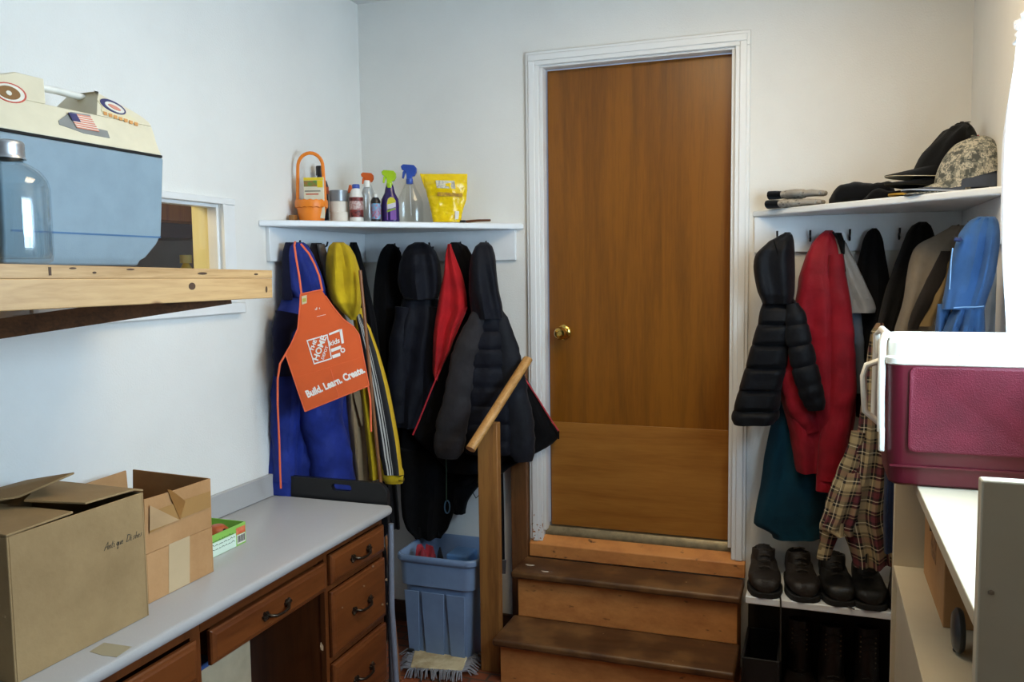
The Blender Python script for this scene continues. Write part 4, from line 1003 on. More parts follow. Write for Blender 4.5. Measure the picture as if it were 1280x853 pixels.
P = BW(522, -.17)
t = coat('coat', 'midnight navy coat with a rounded hood in the middle of the row', 'coat', P, c_navy, [(368, 505, 546), (382, 501, 549), (400, 498, 551), (440, 493, 546), (480, 491, 543), (515, 490, 541), (533, 492, 538)], depth=.06, seed=17, folds=2.2, famp=.010, tops=.8)
t.part('hood', drape(P, [(303, 518, 530), (307, 510, 538), (315, 504, 545), (330, 499, 550), (350, 497, 552), (364, 500, 551), (374, 505, 547)], .078, off=.012, folds=2.4, famp=.008, seed=18, fstart=0, hem=False), c_navy)
t.part('hood_seam', M().tube([P.pt(x, 372 + 2.5 * math.sin((x - 503) / 44 * PI), .083) for x in range(505, 548, 3)], .003, 6), c_black)
t.part('sleeve', limb(P, [(384, 544, 10), (430, 541, 13), (480, 539, 13), (528, 537, 12)], off=.035, seed=19, wamp=.005), c_navy)
t.part('sleeve', limb(P, [(384, 504, 10), (430, 499, 12), (480, 497, 13), (528, 497, 11)], off=.03, seed=20, wamp=.005), c_navy)
t.done()

P = BW(590, -.115)
t = coat('jacket', 'black jacket with red lining and red edge piping spread wide behind the puffer', 'jacket', P, c_black, [(303, 564, 574), (308, 560, 584), (330, 566, 596), (360, 577, 606), (384, 584, 616), (410, 573, 628), (450, 555, 645), (490, 538, 668), (530, 522, 690), (543, 516, 698), (552, 524, 694), (575, 548, 655), (590, 560, 630)], depth=.05, seed=21, folds=4, famp=.010)
t.part('hood_lining', drape(P, [(305, 560, 564), (318, 557, 568), (345, 554, 578), (368, 550, 583), (385, 547, 584), (410, 543, 572), (440, 541, 562), (465, 541, 551), (476, 543, 547)], .03, off=.058, folds=1.3, famp=.010, wamp=.009, seed=22, hem=False, fstart=0), c_redl, label='bright red lining')
t.part('piping', M().tube([P.pt(x, y, .075) for x, y in ((584, 384), (573, 410), (556, 448), (539, 488), (523, 528), (516, 544))], .0035, 8), c_rtrim, label='bright red piping')
t.part('piping', M().tube([P.pt(x, y, .035) for x, y in ((640, 447), (655, 472), (672, 498), (688, 524), (698, 539))], .0035, 8), c_rtrim, label='bright red piping')
t.part('zip_pull', M().tube([P.pt(698, 538, .03), P.pt(698, 549, .03)], .004, 8), c_black)
t.done()

P = BW(606, -.175)
QL = [413, 436, 459, 482, 505, 528, 549, 566]
t = coat('puffer_jacket', 'black and charcoal puffer jacket with grey sleeves beside the handrail', 'jacket', P, c_navy, [(388, 592, 624), (400, 588, 629), (440, 583, 635), (490, 580, 640), (540, 580, 644), (566, 582, 642)], depth=.075, seed=23, folds=2, famp=.006, quilt=QL, qdepth=.1, tops=.9)
t.part('hood', drape(P, [(303, 600, 610), (308, 594, 615), (320, 589, 619), (340, 586, 621), (365, 586, 624), (385, 588, 628), (398, 591, 629)], .085, off=.02, folds=1.6, famp=.007, seed=24, fstart=0), c_navy)
t.part('sleeve', limb(P, [(384, 603, 7), (400, 597, 12), (430, 586, 16), (460, 579, 18), (500, 572, 19.5), (540, 564, 20), (564, 561, 18), (573, 560, 12)], off=.045, ratio=.6, quilt=[442, 492, 542], qdepth=.14, seed=25, wamp=.009, wfreq=10), c_gry, label='charcoal grey quilted sleeve')
t.part('sleeve', limb(P, [(384, 619, 6), (400, 625, 10), (430, 633, 14), (460, 638, 16), (500, 645, 17), (540, 650, 18), (566, 653, 17), (577, 654, 11)], off=.035, ratio=.6, quilt=[442, 492, 542], qdepth=.14, seed=26, wamp=.009, wfreq=10), cloth('dark slate nylon', '1a1c24', '13151b', rough=.6), label='dark slate quilted sleeve')
t.done()

P = BW(550, -.10)
t = coat('snow_trousers', 'black snow trousers hanging lowest behind the other coats above the tote', 'trousers', P, c_black2, [(525, 505, 615), (550, 501, 626), (576, 500, 631), (592, 500, 622), (604, 500, 606)], depth=.045, seed=27, folds=4, famp=.012, hem=True)
t.part('leg', drape(P, [(560, 500, 560), (590, 500, 572), (620, 501, 572), (645, 503, 566), (660, 508, 560), (671, 518, 552)], .05, off=.01, folds=2.4, famp=.012, wamp=.010, seed=28, tops=.9, fstart=0), c_black2)
t.part('leg', drape(P, [(560, 548, 615), (585, 550, 618), (605, 552, 602), (622, 556, 588), (634, 562, 583), (641, 566, 582)], .04, off=-.01, folds=2, famp=.012, wamp=.010, seed=29, tops=.9, fstart=0), c_black2)
t.done()
t = T('lanyard', 'dark green cord with a small blue clip dangling below the coats', 'cord')
t.part('cord', M().tube([P.pt(557, 560, .13), P.pt(558, 590, .12), P.pt(558, 626, .115)], .0025, 8), plain('dark green cord', '24402f', rough=.7))
t.part('clip', M().tube([P.pt(559 + 3.2 * math.cos(a), 634 + 8 * math.sin(a), .115) for a in [-PI/2 + 2*PI*i/16 for i in range(16)]], .0028, 8), plain('steel blue clip', '3b5f7a', rough=.4))
t.done()
t = T('drawstring', 'thin black looped drawstring hanging against the wall by the stair post', 'cord')
t.part('loop', M().tube([P.pt(x, y, .02) for x, y in ((597, 598), (592, 606), (591, 616), (595, 623), (600, 618), (603, 610))], .0022, 6), c_black)
t.done()
P = Plane((.70, -.065, .6))
t = T('hanging_strap', 'black strap with a metal buckle hanging between the stair post and wall board', 'strap')
t.part('webbing', M().tube([P.pt(626, 556), P.pt(628, 640), P.pt(629, 706)], .008, 10, flat=.003, up=P.n), c_black)
t.part('buckle', M().prism([P.pt(x, y, .004) for x, y in ((624.5, 700), (633, 700), (632, 718), (626, 718))], P.n * -.008), plain('dull metal', '6f6f72', rough=.4, metal=.8), bevel=.002, label='metal buckle')
t.done()
# ================================================================= ON THE LEFT CORNER SHELF
SP = at(450, 276, Z=SZL)
VR = V((.955, .297, 0)).normalized(); VN = V((.297, -.955, 0)).normalized()   # along the shelf front / towards the room
zS = SZL + .0004
def onL(px, X=None, Y=None):
    p = at(px, 276, X=X, Y=Y); return V((p.x, p.y, zS))
m_op = plain('orange pot plastic', 'ee8420', rough=.45, var=.05); 
t = T('flower_pot', 'orange pot basket with a tall arched handle at the left end of the shelf', 'pot')
c = onL(390, X=.085)
t.part('pot', M().lathe(c, [(.0, 0), (.046, 0), (.048, .004), (.058, .058), (.054, .058), (.045, .006), (.0, .006)], 32, cap0=False, cap1=False), m_op)
r_ = M(); 
rs = []
for r, z in [(.0585, .054), (.063, .056), (.0645, .066), (.0645, .078), (.062, .084), (.057, .084), (.056, .056)]:
    rs.append([(c.x + (r + .0015 * math.sin(j * 2*PI/64*32)) * math.cos(2*PI*j/64), c.y + (r + .0015 * math.sin(j * 2*PI/64*32)) * math.sin(2*PI*j/64), c.z + z + .0018 * math.sin(j * 2*PI/64*16)) for j in range(64)])
r_.rings(rs); t.part('rim_band', r_, m_op)
hp = [c + VR * (.050 * math.cos(a)) + V((0, 0, .215 + .055 * math.sin(a))) for a in [PI * i / 14 for i in range(15)]]
hp = [c + VR * .056 + V((0, 0, .06))] + hp + [c - VR * .056 + V((0, 0, .06))]
t.part('arched_handle', M().tube(hp, .0068, 12, flat=.003, up=VN), m_op)
t.done()
t = T('seed_packet', 'yellow green and cream seed packet standing in the orange pot', 'packet')
pc = c + VN * .018 + VR * .018
def slab(mb, ctr, w, z0, z1, th, nx=VR, ny=VN):
    a = [ctr - nx * w / 2, ctr + nx * w / 2]
    mb.prism([V((a[0].x, a[0].y, zS + z0)), V((a[1].x, a[1].y, zS + z0)), V((a[1].x, a[1].y, zS + z1)), V((a[0].x, a[0].y, zS + z1))], ny * th); return mb
body = t.part('packet_body', slab(M(), pc, .080, .012, .172, .010), plain('packet cream', 'e4dcc0', rough=.6), bevel=.002)
fp = pc + VN * .0102
t.part('header', slab(M(), fp, .078, .160, .171, .0008), plain('packet yellow', 'f0d22c', rough=.5), sub_of=body)
t.part('brand_band', slab(M(), fp - VR * .012, .052, .136, .159, .0008), plain('packet green', '5e8a3a', rough=.5, var=.3, scale=60, c2='b05a32'), sub_of=body)
t.part('sun_spot', slab(M(), fp + VR * .026, .022, .132, .159, .0008), plain('packet sun', 'f2cf1c', rough=.5), sub_of=body)
t.part('printed_line', slab(M(), fp - VR * .004, .062, .116, .121, .0008), plain('grey print', '8d8878', rough=.6), sub_of=body)
t.part('printed_line', slab(M(), fp - VR * .006, .050, .104, .109, .0008), plain('red print', 'cf6a4c', rough=.6), sub_of=body)
t.done()
def thin(name, tint, fac):
    M_ = Mat(name); a = M_.node('ShaderNodeBsdfTransparent', Color=lin(tint)); g = M_.node('ShaderNodeBsdfGlossy', Roughness=.12); mx = M_.node('ShaderNodeMixShader', Fac=fac)
    M_.link(a.outputs[0], mx.inputs[1]); M_.link(g.outputs[0], mx.inputs[2]); M_.link(mx.outputs[0], M_.out.inputs[0]); return M_.m
def bottle(name, label, px, X=None, Y=None, prof=(), mat=None, cap=None, capmat=None, lab=None, labmat=None, sx=1, sy=1, extra=None, rot=.3, group=None):
    t = T(name, label, 'bottle', group); c = onL(px, X, Y)
    t.part('body', M().lathe(c, prof, 28, sx, sy, rot), mat)
    if cap: t.part('cap', M().lathe(c, cap, 24, 1, 1), capmat)
    if lab:
        def rad(z):
            for (r0, z0), (r1, z1) in zip(prof, prof[1:]):
                if z0 <= z <= z1 and z1 > z0: return r0 + (r1 - r0) * (z - z0) / (z1 - z0)
            return prof[1][0]
        for i, (z0, z1, mt) in enumerate(lab):
            t.part('paper_label' if i == 0 else 'label_print', M().lathe(c, [(rad(z0 + (z1-z0)*k/6) + .0008 + .0006 * i, z0 + (z1-z0)*k/6) for k in range(7)], 28, sx, sy, rot, False, False), mt)
    if extra: extra(t, c)
    t.done(); return c
p_w = plain('white bottle plastic', 'e6e4de', rough=.4, var=.03); p_o = plain('orange cap plastic', 'ea6a26', rough=.4); p_b = plain('blue cap plastic', '2f4fa8', rough=.35); p_g = plain('lime trigger plastic', 'a9cc22', rough=.35)
p_pur = plain('purple bottle plastic', '2c1b58', rough=.22, var=.1); p_k = plain('black cap plastic', '1b1a1c', rough=.35); p_cl = thin('thin clear plastic', 'f5f7f7', .055); p_fr = plain('cloudy bottle plastic', 'c9cacb', rough=.25, var=.04)
p_lr = plain('label dark red', '8a3430', rough=.5, var=.5, scale=90, c2='1d1a1c'); p_lc = plain('label cyan', '5aa6c8', rough=.5, var=.5, scale=90, c2='b03048')
bottle('bottle', 'dark bottle with a black cap standing behind the orange pot', 402, X=.05, prof=[(.0, 0), (.030, 0), (.032, .01), (.032, .15), (.026, .172), (.014, .185), (.012, .2)], mat=plain('dark navy bottle', '23243c', rough=.3), cap=[(.017, .196), (.017, .232), (.015, .235)], capmat=p_k, lab=[(.12, .149, plain('label rust', 'b5532e', rough=.5))])
def roll(name, label, ctr, r, ri, z0, z1, mat, core):
    t = T(name, label, 'tape', 'tape rolls stacked on the left shelf')
    t.part('tape_coil', M().lathe(ctr, [(ri, z0), (r - .001, z0), (r, z0 + .001), (r, z1 - .001), (r - .001, z1), (ri, z1), (ri, z0)], 36, cap0=False, cap1=False), mat)
    t.part('core', M().lathe(ctr, [(ri - .003, z0 + .0005), (ri - .0002, z0 + .0005), (ri - .0002, z1 - .0005), (ri - .003, z1 - .0005), (ri - .003, z0 + .0005)], 36, cap0=False, cap1=False), core)
    t.done()
c = onL(424, X=.135)
p_mask = plain('cream masking tape', 'e3ddd0', rough=.7, var=.03); p_core = plain('cardboard core', 'a88a60', rough=.8)
roll('tape_roll', 'wide cream masking tape roll at the bottom of the tape stack', c + VR * .006, .042, .03, 0, .0425, p_mask, p_core)
roll('tape_roll', 'cream masking tape roll in the middle of the tape stack', c, .0375, .027, .043, .086, p_mask, p_core)
roll('tape_roll', 'silver grey duct tape roll on top of the tape stack', c, .0375, .027, .0865, .131, plain('silver duct tape', '8f9499', rough=.3, metal=.35, var=.05), p_core)
bottle('glue_bottle', 'slim white bottle with a pointed orange cap right of the tape stack', 439, X=.16, prof=[(.0, 0), (.020, 0), (.022, .005), (.022, .11), (.012, .126)], mat=p_w, cap=[(.013, .124), (.011, .135), (.005, .157), (.003, .158)], capmat=p_o, sy=.7)
bottle('glue_bottle', 'white bottle with a blue cap and black red label', 446, X=.215, prof=[(.0, 0), (.025, 0), (.027, .006), (.027, .105), (.022, .125), (.014, .137)], mat=p_w, cap=[(.0155, .136), (.0155, .150), (.013, .153)], capmat=p_b, lab=[(.02, .10, p_lr), (.05, .085, plain('label white band', 'cfc0bb', rough=.5, var=.6, scale=110, c2='97413c'))])
def trig(colm, h, size, tilt=0):
    def f(t, c):
        z = c.z + h; s = size
        side = [(-.030, .038), (-.034, .052), (-.024, .060), (.020, .056), (.030, .044), (.030, .026), (.022, .012), (.012, .010), (.011, 0), (-.011, 0), (-.011, .014), (-.014, .030)]
        tr = [(-.019, .036), (-.027, .030), (-.030, .004), (-.024, .002), (-.018, .020), (-.012, .030)]
        def pz(a, b): return c + VR * (a * s) + V((0, 0, h + b * s))
        hd = t.part('spray_head', M().prism([pz(a, b) + VN * .010 * s for a, b in side], VN * (-.020 * s)), colm, bevel=.002 * s)
        t.part('trigger', M().prism([pz(a, b) + VN * .006 * s for a, b in tr], VN * (-.012 * s)), colm, sub_of=hd, bevel=.0015 * s)
        t.part('collar', M().lathe(c, [(.013*s, h - .02*s), (.0145*s, h - .018*s), (.0145*s, h + .001*s), (.012*s, h + .002*s)], 20), colm)
        t.part('dip_tube', M().tube([c + V((0, 0, h)), c + V((.004, 0, .03))], .002, 6), p_fr)
    return f
bottle('spray_bottle', 'cloudy spray bottle with an orange trigger behind the white capped bottle', 461, X=.20, prof=[(.0, 0), (.030, 0), (.032, .008), (.032, .11), (.020, .145), (.013, .165)], mat=p_fr, extra=trig(p_o, .165, .82))
bottle('bottle', 'clear slim bottle with a round white cap', 460, X=.262, prof=[(.0, 0), (.022, 0), (.024, .006), (.024, .11), (.019, .132), (.012, .142)], mat=p_cl, cap=[(.0125, .140), (.0125, .164), (.010, .167)], capmat=p_w)
bottle('bottle', 'little bottle with a cyan and red label beside the purple bottle', 470, X=.285, prof=[(.0, 0), (.018, 0), (.020, .005), (.020, .085), (.012, .10)], mat=p_k, cap=[(.008, .099), (.008, .112), (.006, .114)], capmat=p_w, lab=[(.012, .075, p_lc)])
def purple_lab(t, c):
    for nm, pts, mt in (('paper_label', [(-.017, .01), (.021, .01), (.021, .085), (.012, .100), (0, .104), (-.012, .096), (-.017, .08)], plain('label mauve', '8a5fae', rough=.4)), ('label_print', [(-.015, .055), (.020, .066), (.020, .088), (.011, .099), (0, .102), (-.011, .094), (-.015, .08)], plain('label yellow', 'd8cf3c', rough=.4)), ('label_print', [(-.014, .052), (.020, .062), (.020, .080), (-.014, .072)], plain('label pale', 'd7d3da', rough=.4)), ('label_print', [(-.016, .040), (.020, .052), (.020, .058), (-.016, .048)], plain('label green', '93b23a', rough=.4))):
        i = {'paper_label': 0}.get(nm, 1)
        t.part(nm, M().prism([c + VR * (.008 + a) + VN * (.0262 + .0006 * (i + (mt.name == 'label pale') + (mt.name == 'label green'))) + V((0, 0, b)) for a, b in pts], VN * -.003), mt)
    trig(p_g, .158, .92)(t, c)
bottle('spray_bottle', 'purple cleaner spray bottle with a lime green trigger', 488, X=.325, prof=[(.0, 0), (.036, 0), (.038, .006), (.038, .07), (.035, .095), (.022, .120), (.018, .14), (.013, .158)], mat=p_pur, sy=.70, extra=purple_lab)
bottle('spray_bottle', 'clear spray bottle with a blue trigger near the yellow bag', 513, X=.40, prof=[(.0, 0), (.052, 0), (.054, .008), (.054, .075), (.048, .10), (.026, .14), (.014, .172)], mat=p_cl, sy=.6, extra=trig(p_b, .176, 1.0))
P = Plane(onL(558, Y=-.125)); P.o.z = 1.8
t = T('bag', 'crinkled yellow plastic pouch standing at the right of the shelf', 'bag')
m_y = plain('glossy yellow film', 'f2cc10', rough=.2, var=.06, scale=12, bump=.8, bscale=60)
t.part('pouch', drape(P, [(217.5, 528, 584), (222, 529, 584), (232, 531, 584), (250, 535, 583), (262, 538, 579), (272, 540, 577), (278, 541, 576.5)], .030, folds=2.5, famp=.003, wamp=.0055, seed=31, nv=60, tops=.12, hem=False, wfreq=30, flatback=False, fstart=0), m_y)
t.part('spout_corner', M().prism([P.pt(x, y, .004) for x, y in ((524.5, 217), (530, 217.5), (539, 222), (536, 236), (531, 236))], P.n * -.008), m_y, bevel=.002)
t.part('paper_label', M().prism([P.pt(x, y, .0345) for x, y in ((544.5, 225.5), (568, 226), (569.5, 236), (546, 235))], P.n * -.012), plain('label off white', 'ded4b8', rough=.5, var=.3, scale=130, c2='8d8a86'))
t.part('label_print', M().prism([P.pt(x, y, .0375) for x, y in ((547, 240), (578, 242), (578, 246), (547, 245))], P.n * -.012), plain('print amber', 'cfa41a', rough=.4, var=.4, scale=90, c2='7d4a28'))
t.part('label_print', M().prism([P.pt(x, y, .036) for x, y in ((569, 264), (574, 264), (573, 274), (568.5, 274))], P.n * -.012), m_wht)
t.done()
t = T('brush', 'brown handled brush lying right of the yellow pouch', 'brush')
b0 = onL(613, Y=-.10); b1 = onL(583, Y=-.10)
t.part('handle', M().tube([b0 + V((0, 0, .012)), (b0 + b1) / 2 + V((0, 0, .0125)), b1 + V((0, 0, .010))], [.005, .0055, .006], 10), wood('dark brown handle', '6b3d20', '4a2a16', 'X', rough=.35))
t.part('bristles', M().box(b1.x - .03, b1.x, b1.y - .014, b1.y + .010, zS, zS + .016), p_k, bevel=.003)
t.done()
b0 = onL(367, X=.03); single('wood_block', 'tiny brown wooden block behind the orange pot against the wall', 'block', M().box(b0.x - .012, b0.x + .012, b0.y - .015, b0.y + .015, zS, zS + .026), m_post, bevel=.002)

# ================================================================= COATS RIGHT OF THE DOOR
P = BW(985, -.17)
QK = [356 - 3, 381, 405, 431, 459, 488, 512]
c_pk = cloth('black quilted nylon', '0b0c11', '08090d', rough=.55, sheen=.08)
t = T('puffer_jacket', 'small black hooded puffer jacket hanging nearest the right of the door casing', 'jacket', GR)
t.part('body', drape(P, [(372, 954, 991), (381, 952, 998), (392, 949, 1001), (403, 947, 996), (420, 942, 989), (434, 938, 986), (460, 931, 984), (488, 923, 977), (510, 917, 975), (522, 914, 974), (529, 917, 968)], .075, quilt=QK, qdepth=.35, folds=1.4, famp=.004, wamp=.006, seed=41, tops=.7), c_pk)
t.part('hood', drape(P, [(290.5, 981, 988), (294, 975, 991), (301.7, 961, 993), (317, 946, 994), (333, 942, 994), (349, 943.5, 994), (365, 947, 993.5), (379, 953, 991)], .07, off=.01, folds=1.6, famp=.007, wamp=.007, seed=42, fstart=0, hem=False), c_pk)
t.part('hood_seam', M().tube([P.pt(966 + .18 * (y - 300) + 4 * math.sin((y - 294) / 80 * PI), y, .082) for y in range(300, 374, 6)], .0022, 6), c_black2)
t.part('sleeve', limb(P, [(380, 990, 8), (395, 994, 13), (420, 998, 16), (450, 1004, 17), (480, 1011, 16.5), (503, 1018, 15), (513, 1020, 10)], off=.06, ratio=.8, quilt=[405, 432, 457, 482, 500], seed=43, wamp=.004), c_pk)
t.part('sleeve', limb(P, [(382, 962, 8), (420, 956, 12), (470, 948, 13), (510, 944, 12)], off=-.03, ratio=.6, quilt=[405, 432, 457, 482, 500], seed=44, wamp=.004), c_pk)
t.done()
c_red = cloth('crimson nylon', '8c1320', '700d18', rough=.55, sheen=.1)
P = BW(1035, -.12)
t = T('jacket', 'crimson red jacket with ribbed cuffs beside the small black puffer', 'jacket', GR)
t.part('body', drape(P, [(288, 1032, 1041), (294, 1024, 1046), (304, 1015, 1050), (320, 1007, 1053), (345, 999, 1058), (370, 995, 1062), (410, 985, 1067), (450, 976, 1069), (490, 974, 1070), (530, 984, 1068), (560, 990, 1062), (582, 993, 1054), (588, 995, 1050)], .07, folds=2.6, famp=.016, wamp=.008, seed=45), c_red)
t.part('sleeve', limb(P, [(318, 1044, 9), (360, 1048, 12), (420, 1053, 16), (480, 1052, 18), (540, 1044, 19), (580, 1038, 18), (600, 1036, 16)], off=.055, ratio=.7, seed=46, wamp=.008, wfreq=10), c_red)
t.part('cuff', limb(P, [(594, 1035.5, 16), (604, 1035, 15), (614, 1034, 14)], off=.055, ratio=.7, seed=47, wamp=.002), c_red)
t.part('sleeve', limb(P, [(420, 985, 10), (460, 986, 15), (500, 998, 17), (525, 1009, 15), (540, 1016, 11)], off=.05, ratio=.7, seed=48, wamp=.007), c_red)
t.part('zip', M().tube([P.pt(x, y, .055) for x, y in ((1041, 290), (1048, 300), (1053, 318), (1056, 340))], .004, 8), c_black2)
t.done()
P = BW(1064, -.135)
c_lg = cloth('light grey canvas', '8f8e8c', '7a7a7a', rough=.9)
t = T('jacket', 'light grey jacket half hidden right of the crimson jacket', 'jacket', GR)
t.part('body', drape(P, [(296, 1042, 1052), (304, 1044, 1058), (330, 1046, 1071), (360, 1050, 1084), (386, 1056, 1095), (391, 1058, 1094)], .035, folds=2, famp=.006, seed=49), c_lg)
t.part('sleeve', limb(P, [(380, 1066, 10), (420, 1069, 10), (460, 1071, 10), (492, 1070, 7)], off=-.01, ratio=.6, seed=50), cloth('slate grey lining', '5d6672'), label='slate grey sleeve')
t.part('collar', drape(P, [(291, 1044, 1052), (300, 1046, 1055), (318, 1049, 1057)], .03, off=.02, folds=1, seed=51), c_black2, label='black collar')
t.done()
P = BW(990, -.07)
coat('fleece', 'dark teal fleece hanging low under the crimson jacket', 'fleece', P, cloth('dark teal fleece', '0a3443', '082a37', rough=.95, sheen=.1), [(470, 978, 1050), (510, 968, 1045), (560, 957, 1040), (610, 950, 1036), (640, 944, 1033), (655, 942, 1031), (666, 962, 1030), (672, 966, 1029)], depth=.05, seed=52, group=GR, folds=2.5, famp=.012).done()
P = BW(1090, -.075)
coat('coat', 'black hooded coat with a pointed top centred under the right shelf', 'coat', P, c_black2, [(285.5, 1090, 1096), (290, 1084, 1100), (300, 1079, 1104), (315, 1075, 1106), (335, 1070, 1110), (360, 1066, 1114), (400, 1062, 1114), (440, 1066, 1110), (480, 1068, 1106), (520, 1070, 1100)], depth=.055, seed=53, group=GR, folds=2).done()
P = BW(1140, -.15)
coat('coat', 'long brownish black coat beside the khaki jacket', 'coat', P, cloth('brown black wool', '110f0e', '0b0a09', rough=.95), [(277.5, 1148, 1158), (281, 1141, 1163), (290, 1134, 1167), (305, 1128, 1170), (330, 1118, 1160), (360, 1108, 1150), (400, 1098, 1138), (450, 1090, 1124), (500, 1085, 1118), (540, 1084, 1116)], depth=.06, seed=54, group=GR, folds=2.4).done()
P = Plane((2.30, -.30, 1.6))
def khaki_rows(): return [(282, 1190, 1206), (288, 1180, 1206), (296, 1166, 1204), (304, 1150, 1200), (312, 1142, 1196), (330, 1136, 1190), (355, 1132, 1184), (380, 1128, 1176), (410, 1118, 1166), (450, 1112, 1158), (500, 1110, 1150)]
t = T('jacket', 'grey khaki work jacket with dark lining left of the denim jacket', 'jacket', GR)
t.part('body', drape(P, khaki_rows(), .055, folds=2, famp=.008, seed=55), cloth('grey khaki canvas', '8b8070', '776c5d', rough=.9))
t.part('lining', drape(P, [(314, 1176, 1188), (330, 1168, 1186), (350, 1158, 1181), (375, 1146, 1168), (400, 1136, 1154), (412, 1134, 1148)], .02, off=.052, folds=1, famp=.003, seed=56, hem=False), cloth('dark quilted lining', '2c2724'), label='dark lining strip')
t.part('facing', drape(P, [(326, 1181, 1187), (350, 1174, 1184), (380, 1160, 1176), (408, 1148, 1165)], .018, off=.052, folds=1, famp=.003, seed=57, hem=False), cloth('tan facing', '8a744e'), label='tan facing strip')
t.done()
P = Plane(at(1222, 340, Y=-.75))
c_den = cloth('blue denim', '395c8c', '2e4e76', rough=.85)
c_st = plain('denim stitching', '7fa8d4', rough=.7)
t = T('denim_jacket', 'bright blue denim jacket hanging at the right wall above the red cooler', 'jacket', GR)
t.part('body', drape(P, [(271, 1222, 1244), (275, 1213, 1247), (282, 1206, 1249), (292, 1199, 1250), (305, 1194, 1250), (330, 1187, 1247), (355, 1182, 1241), (378, 1178, 1233), (386, 1177, 1231)], .06, folds=3.2, famp=.012, wamp=.005, seed=58), c_den)
t.part('skirt', drape(P, [(383, 1192, 1231), (395, 1186, 1231), (420, 1176, 1231), (470, 1172, 1230)], .05, off=.012, folds=3.6, famp=.012, seed=59, tops=.9, fstart=0), c_den)
t.part('side_panel', drape(P, [(380, 1172, 1190), (400, 1170, 1186), (440, 1166, 1180)], .03, off=.0, folds=1, seed=60), c_den)
t.part('stitching', M().tube([P.pt(x, y, .068) for x, y in ((1192, 385), (1205, 384), (1220, 384), (1230, 383))], .0018, 6), c_st)
t.part('stitching', M().tube([P.pt(x, y, .066) for x, y in ((1191, 310), (1189, 325), (1188, 345), (1187, 362))], .0018, 6), c_st)
t.part('collar_loop', M().tube([P.pt(x, y, .058) for x, y in ((1193, 299), (1199, 300), (1202, 298))], .006, 8), plain('navy loop', '1d2b55', rough=.8))
t.done()
P = Plane(at(1240, 380, Y=-.55))
coat('shirt', 'pale grey blue shirt in the shadow behind the denim jacket', 'shirt', P, cloth('pale grey blue cotton', '8390a0', '707c8b'), [(330, 1230, 1252), (360, 1232, 1254), (400, 1230, 1255), (450, 1226, 1254)], depth=.025, seed=61, group=GR, folds=2).done()

def plaid():
    M_ = Mat('plaid flannel'); M_.b.inputs['Roughness'].default_value = .9
    a = M_.node('ShaderNodeAttribute', _attribute_name='cloth'); sx = M_.n.new('ShaderNodeSeparateXYZ'); M_.link(a.outputs['Vector'], sx.inputs[0])
    cr_ = lin('a08c66'); rd = lin('5f232b'); bk = lin('120f0c'); wt_ = lin('d0c3a4')
    def band(o, sc, ph):
        m1 = M_.node('ShaderNodeMath', _operation='MULTIPLY_ADD'); M_.link(o, m1.inputs[0]); m1.inputs[1].default_value = sc; m1.inputs[2].default_value = ph
        fr_ = M_.node('ShaderNodeMath', _operation='FRACT'); M_.link(m1.outputs[0], fr_.inputs[0])
        return M_.ramp(fr_.outputs[0], [(0, cr_), (.16, bk), (.25, cr_), (.29, bk), (.38, rd), (.60, bk), (.72, wt_), (.76, bk), (.86, cr_)], True)
    A = band(sx.outputs['X'], 12.0, 20.15); B = band(sx.outputs['Y'], 12.0, 5.4)
    mx = M_.node('ShaderNodeMix', _data_type='RGBA'); mx.inputs[0].default_value = .5; M_.link(A, mx.inputs[6]); M_.link(B, mx.inputs[7]); M_.link(mx.outputs[2], M_.b.inputs['Base Color']); return M_.m
m_pl = plaid()
P = Plane((2.155, -.29, 1.1))
t = T('flannel_shirt', 'plaid flannel shirt in red cream and black left of the cooler', 'shirt', GR)
t.part('body', drape(P, [(404, 1096, 1104), (414, 1089, 1110), (450, 1083, 1112), (490, 1078, 1112), (522, 1074, 1114), (560, 1067, 1116), (600, 1056, 1118), (640, 1046, 1118), (670, 1056, 1118), (690, 1063, 1118), (704, 1066, 1117)], .07, folds=2.5, famp=.016, seed=62), m_pl)
t.part('sleeve', limb(P, [(540, 1074, 9), (580, 1064, 13), (620, 1050, 15), (655, 1040, 14), (680, 1033, 10), (699, 1029, 8)], off=.04, ratio=.6, seed=63, wamp=.006), m_pl)
t.part('shirt_tail', drape(P, [(590, 1056, 1082), (620, 1044, 1078), (645, 1034, 1074), (661, 1027, 1070), (668, 1040, 1068)], .04, off=.045, folds=2, famp=.01, seed=64), m_pl)
t.done()
P = Plane((2.27, -.42, 1.1))
coat('trousers', 'navy trousers hanging between the flannel shirt and the white unit', 'trousers', P, cloth('navy twill', '1f2a44', '182034'), [(436, 1112, 1122), (480, 1109, 1122), (540, 1108, 1122), (590, 1106, 1124), (640, 1104, 1124), (690, 1105, 1124)], depth=.03, seed=65, group=GR, folds=1.5).done()
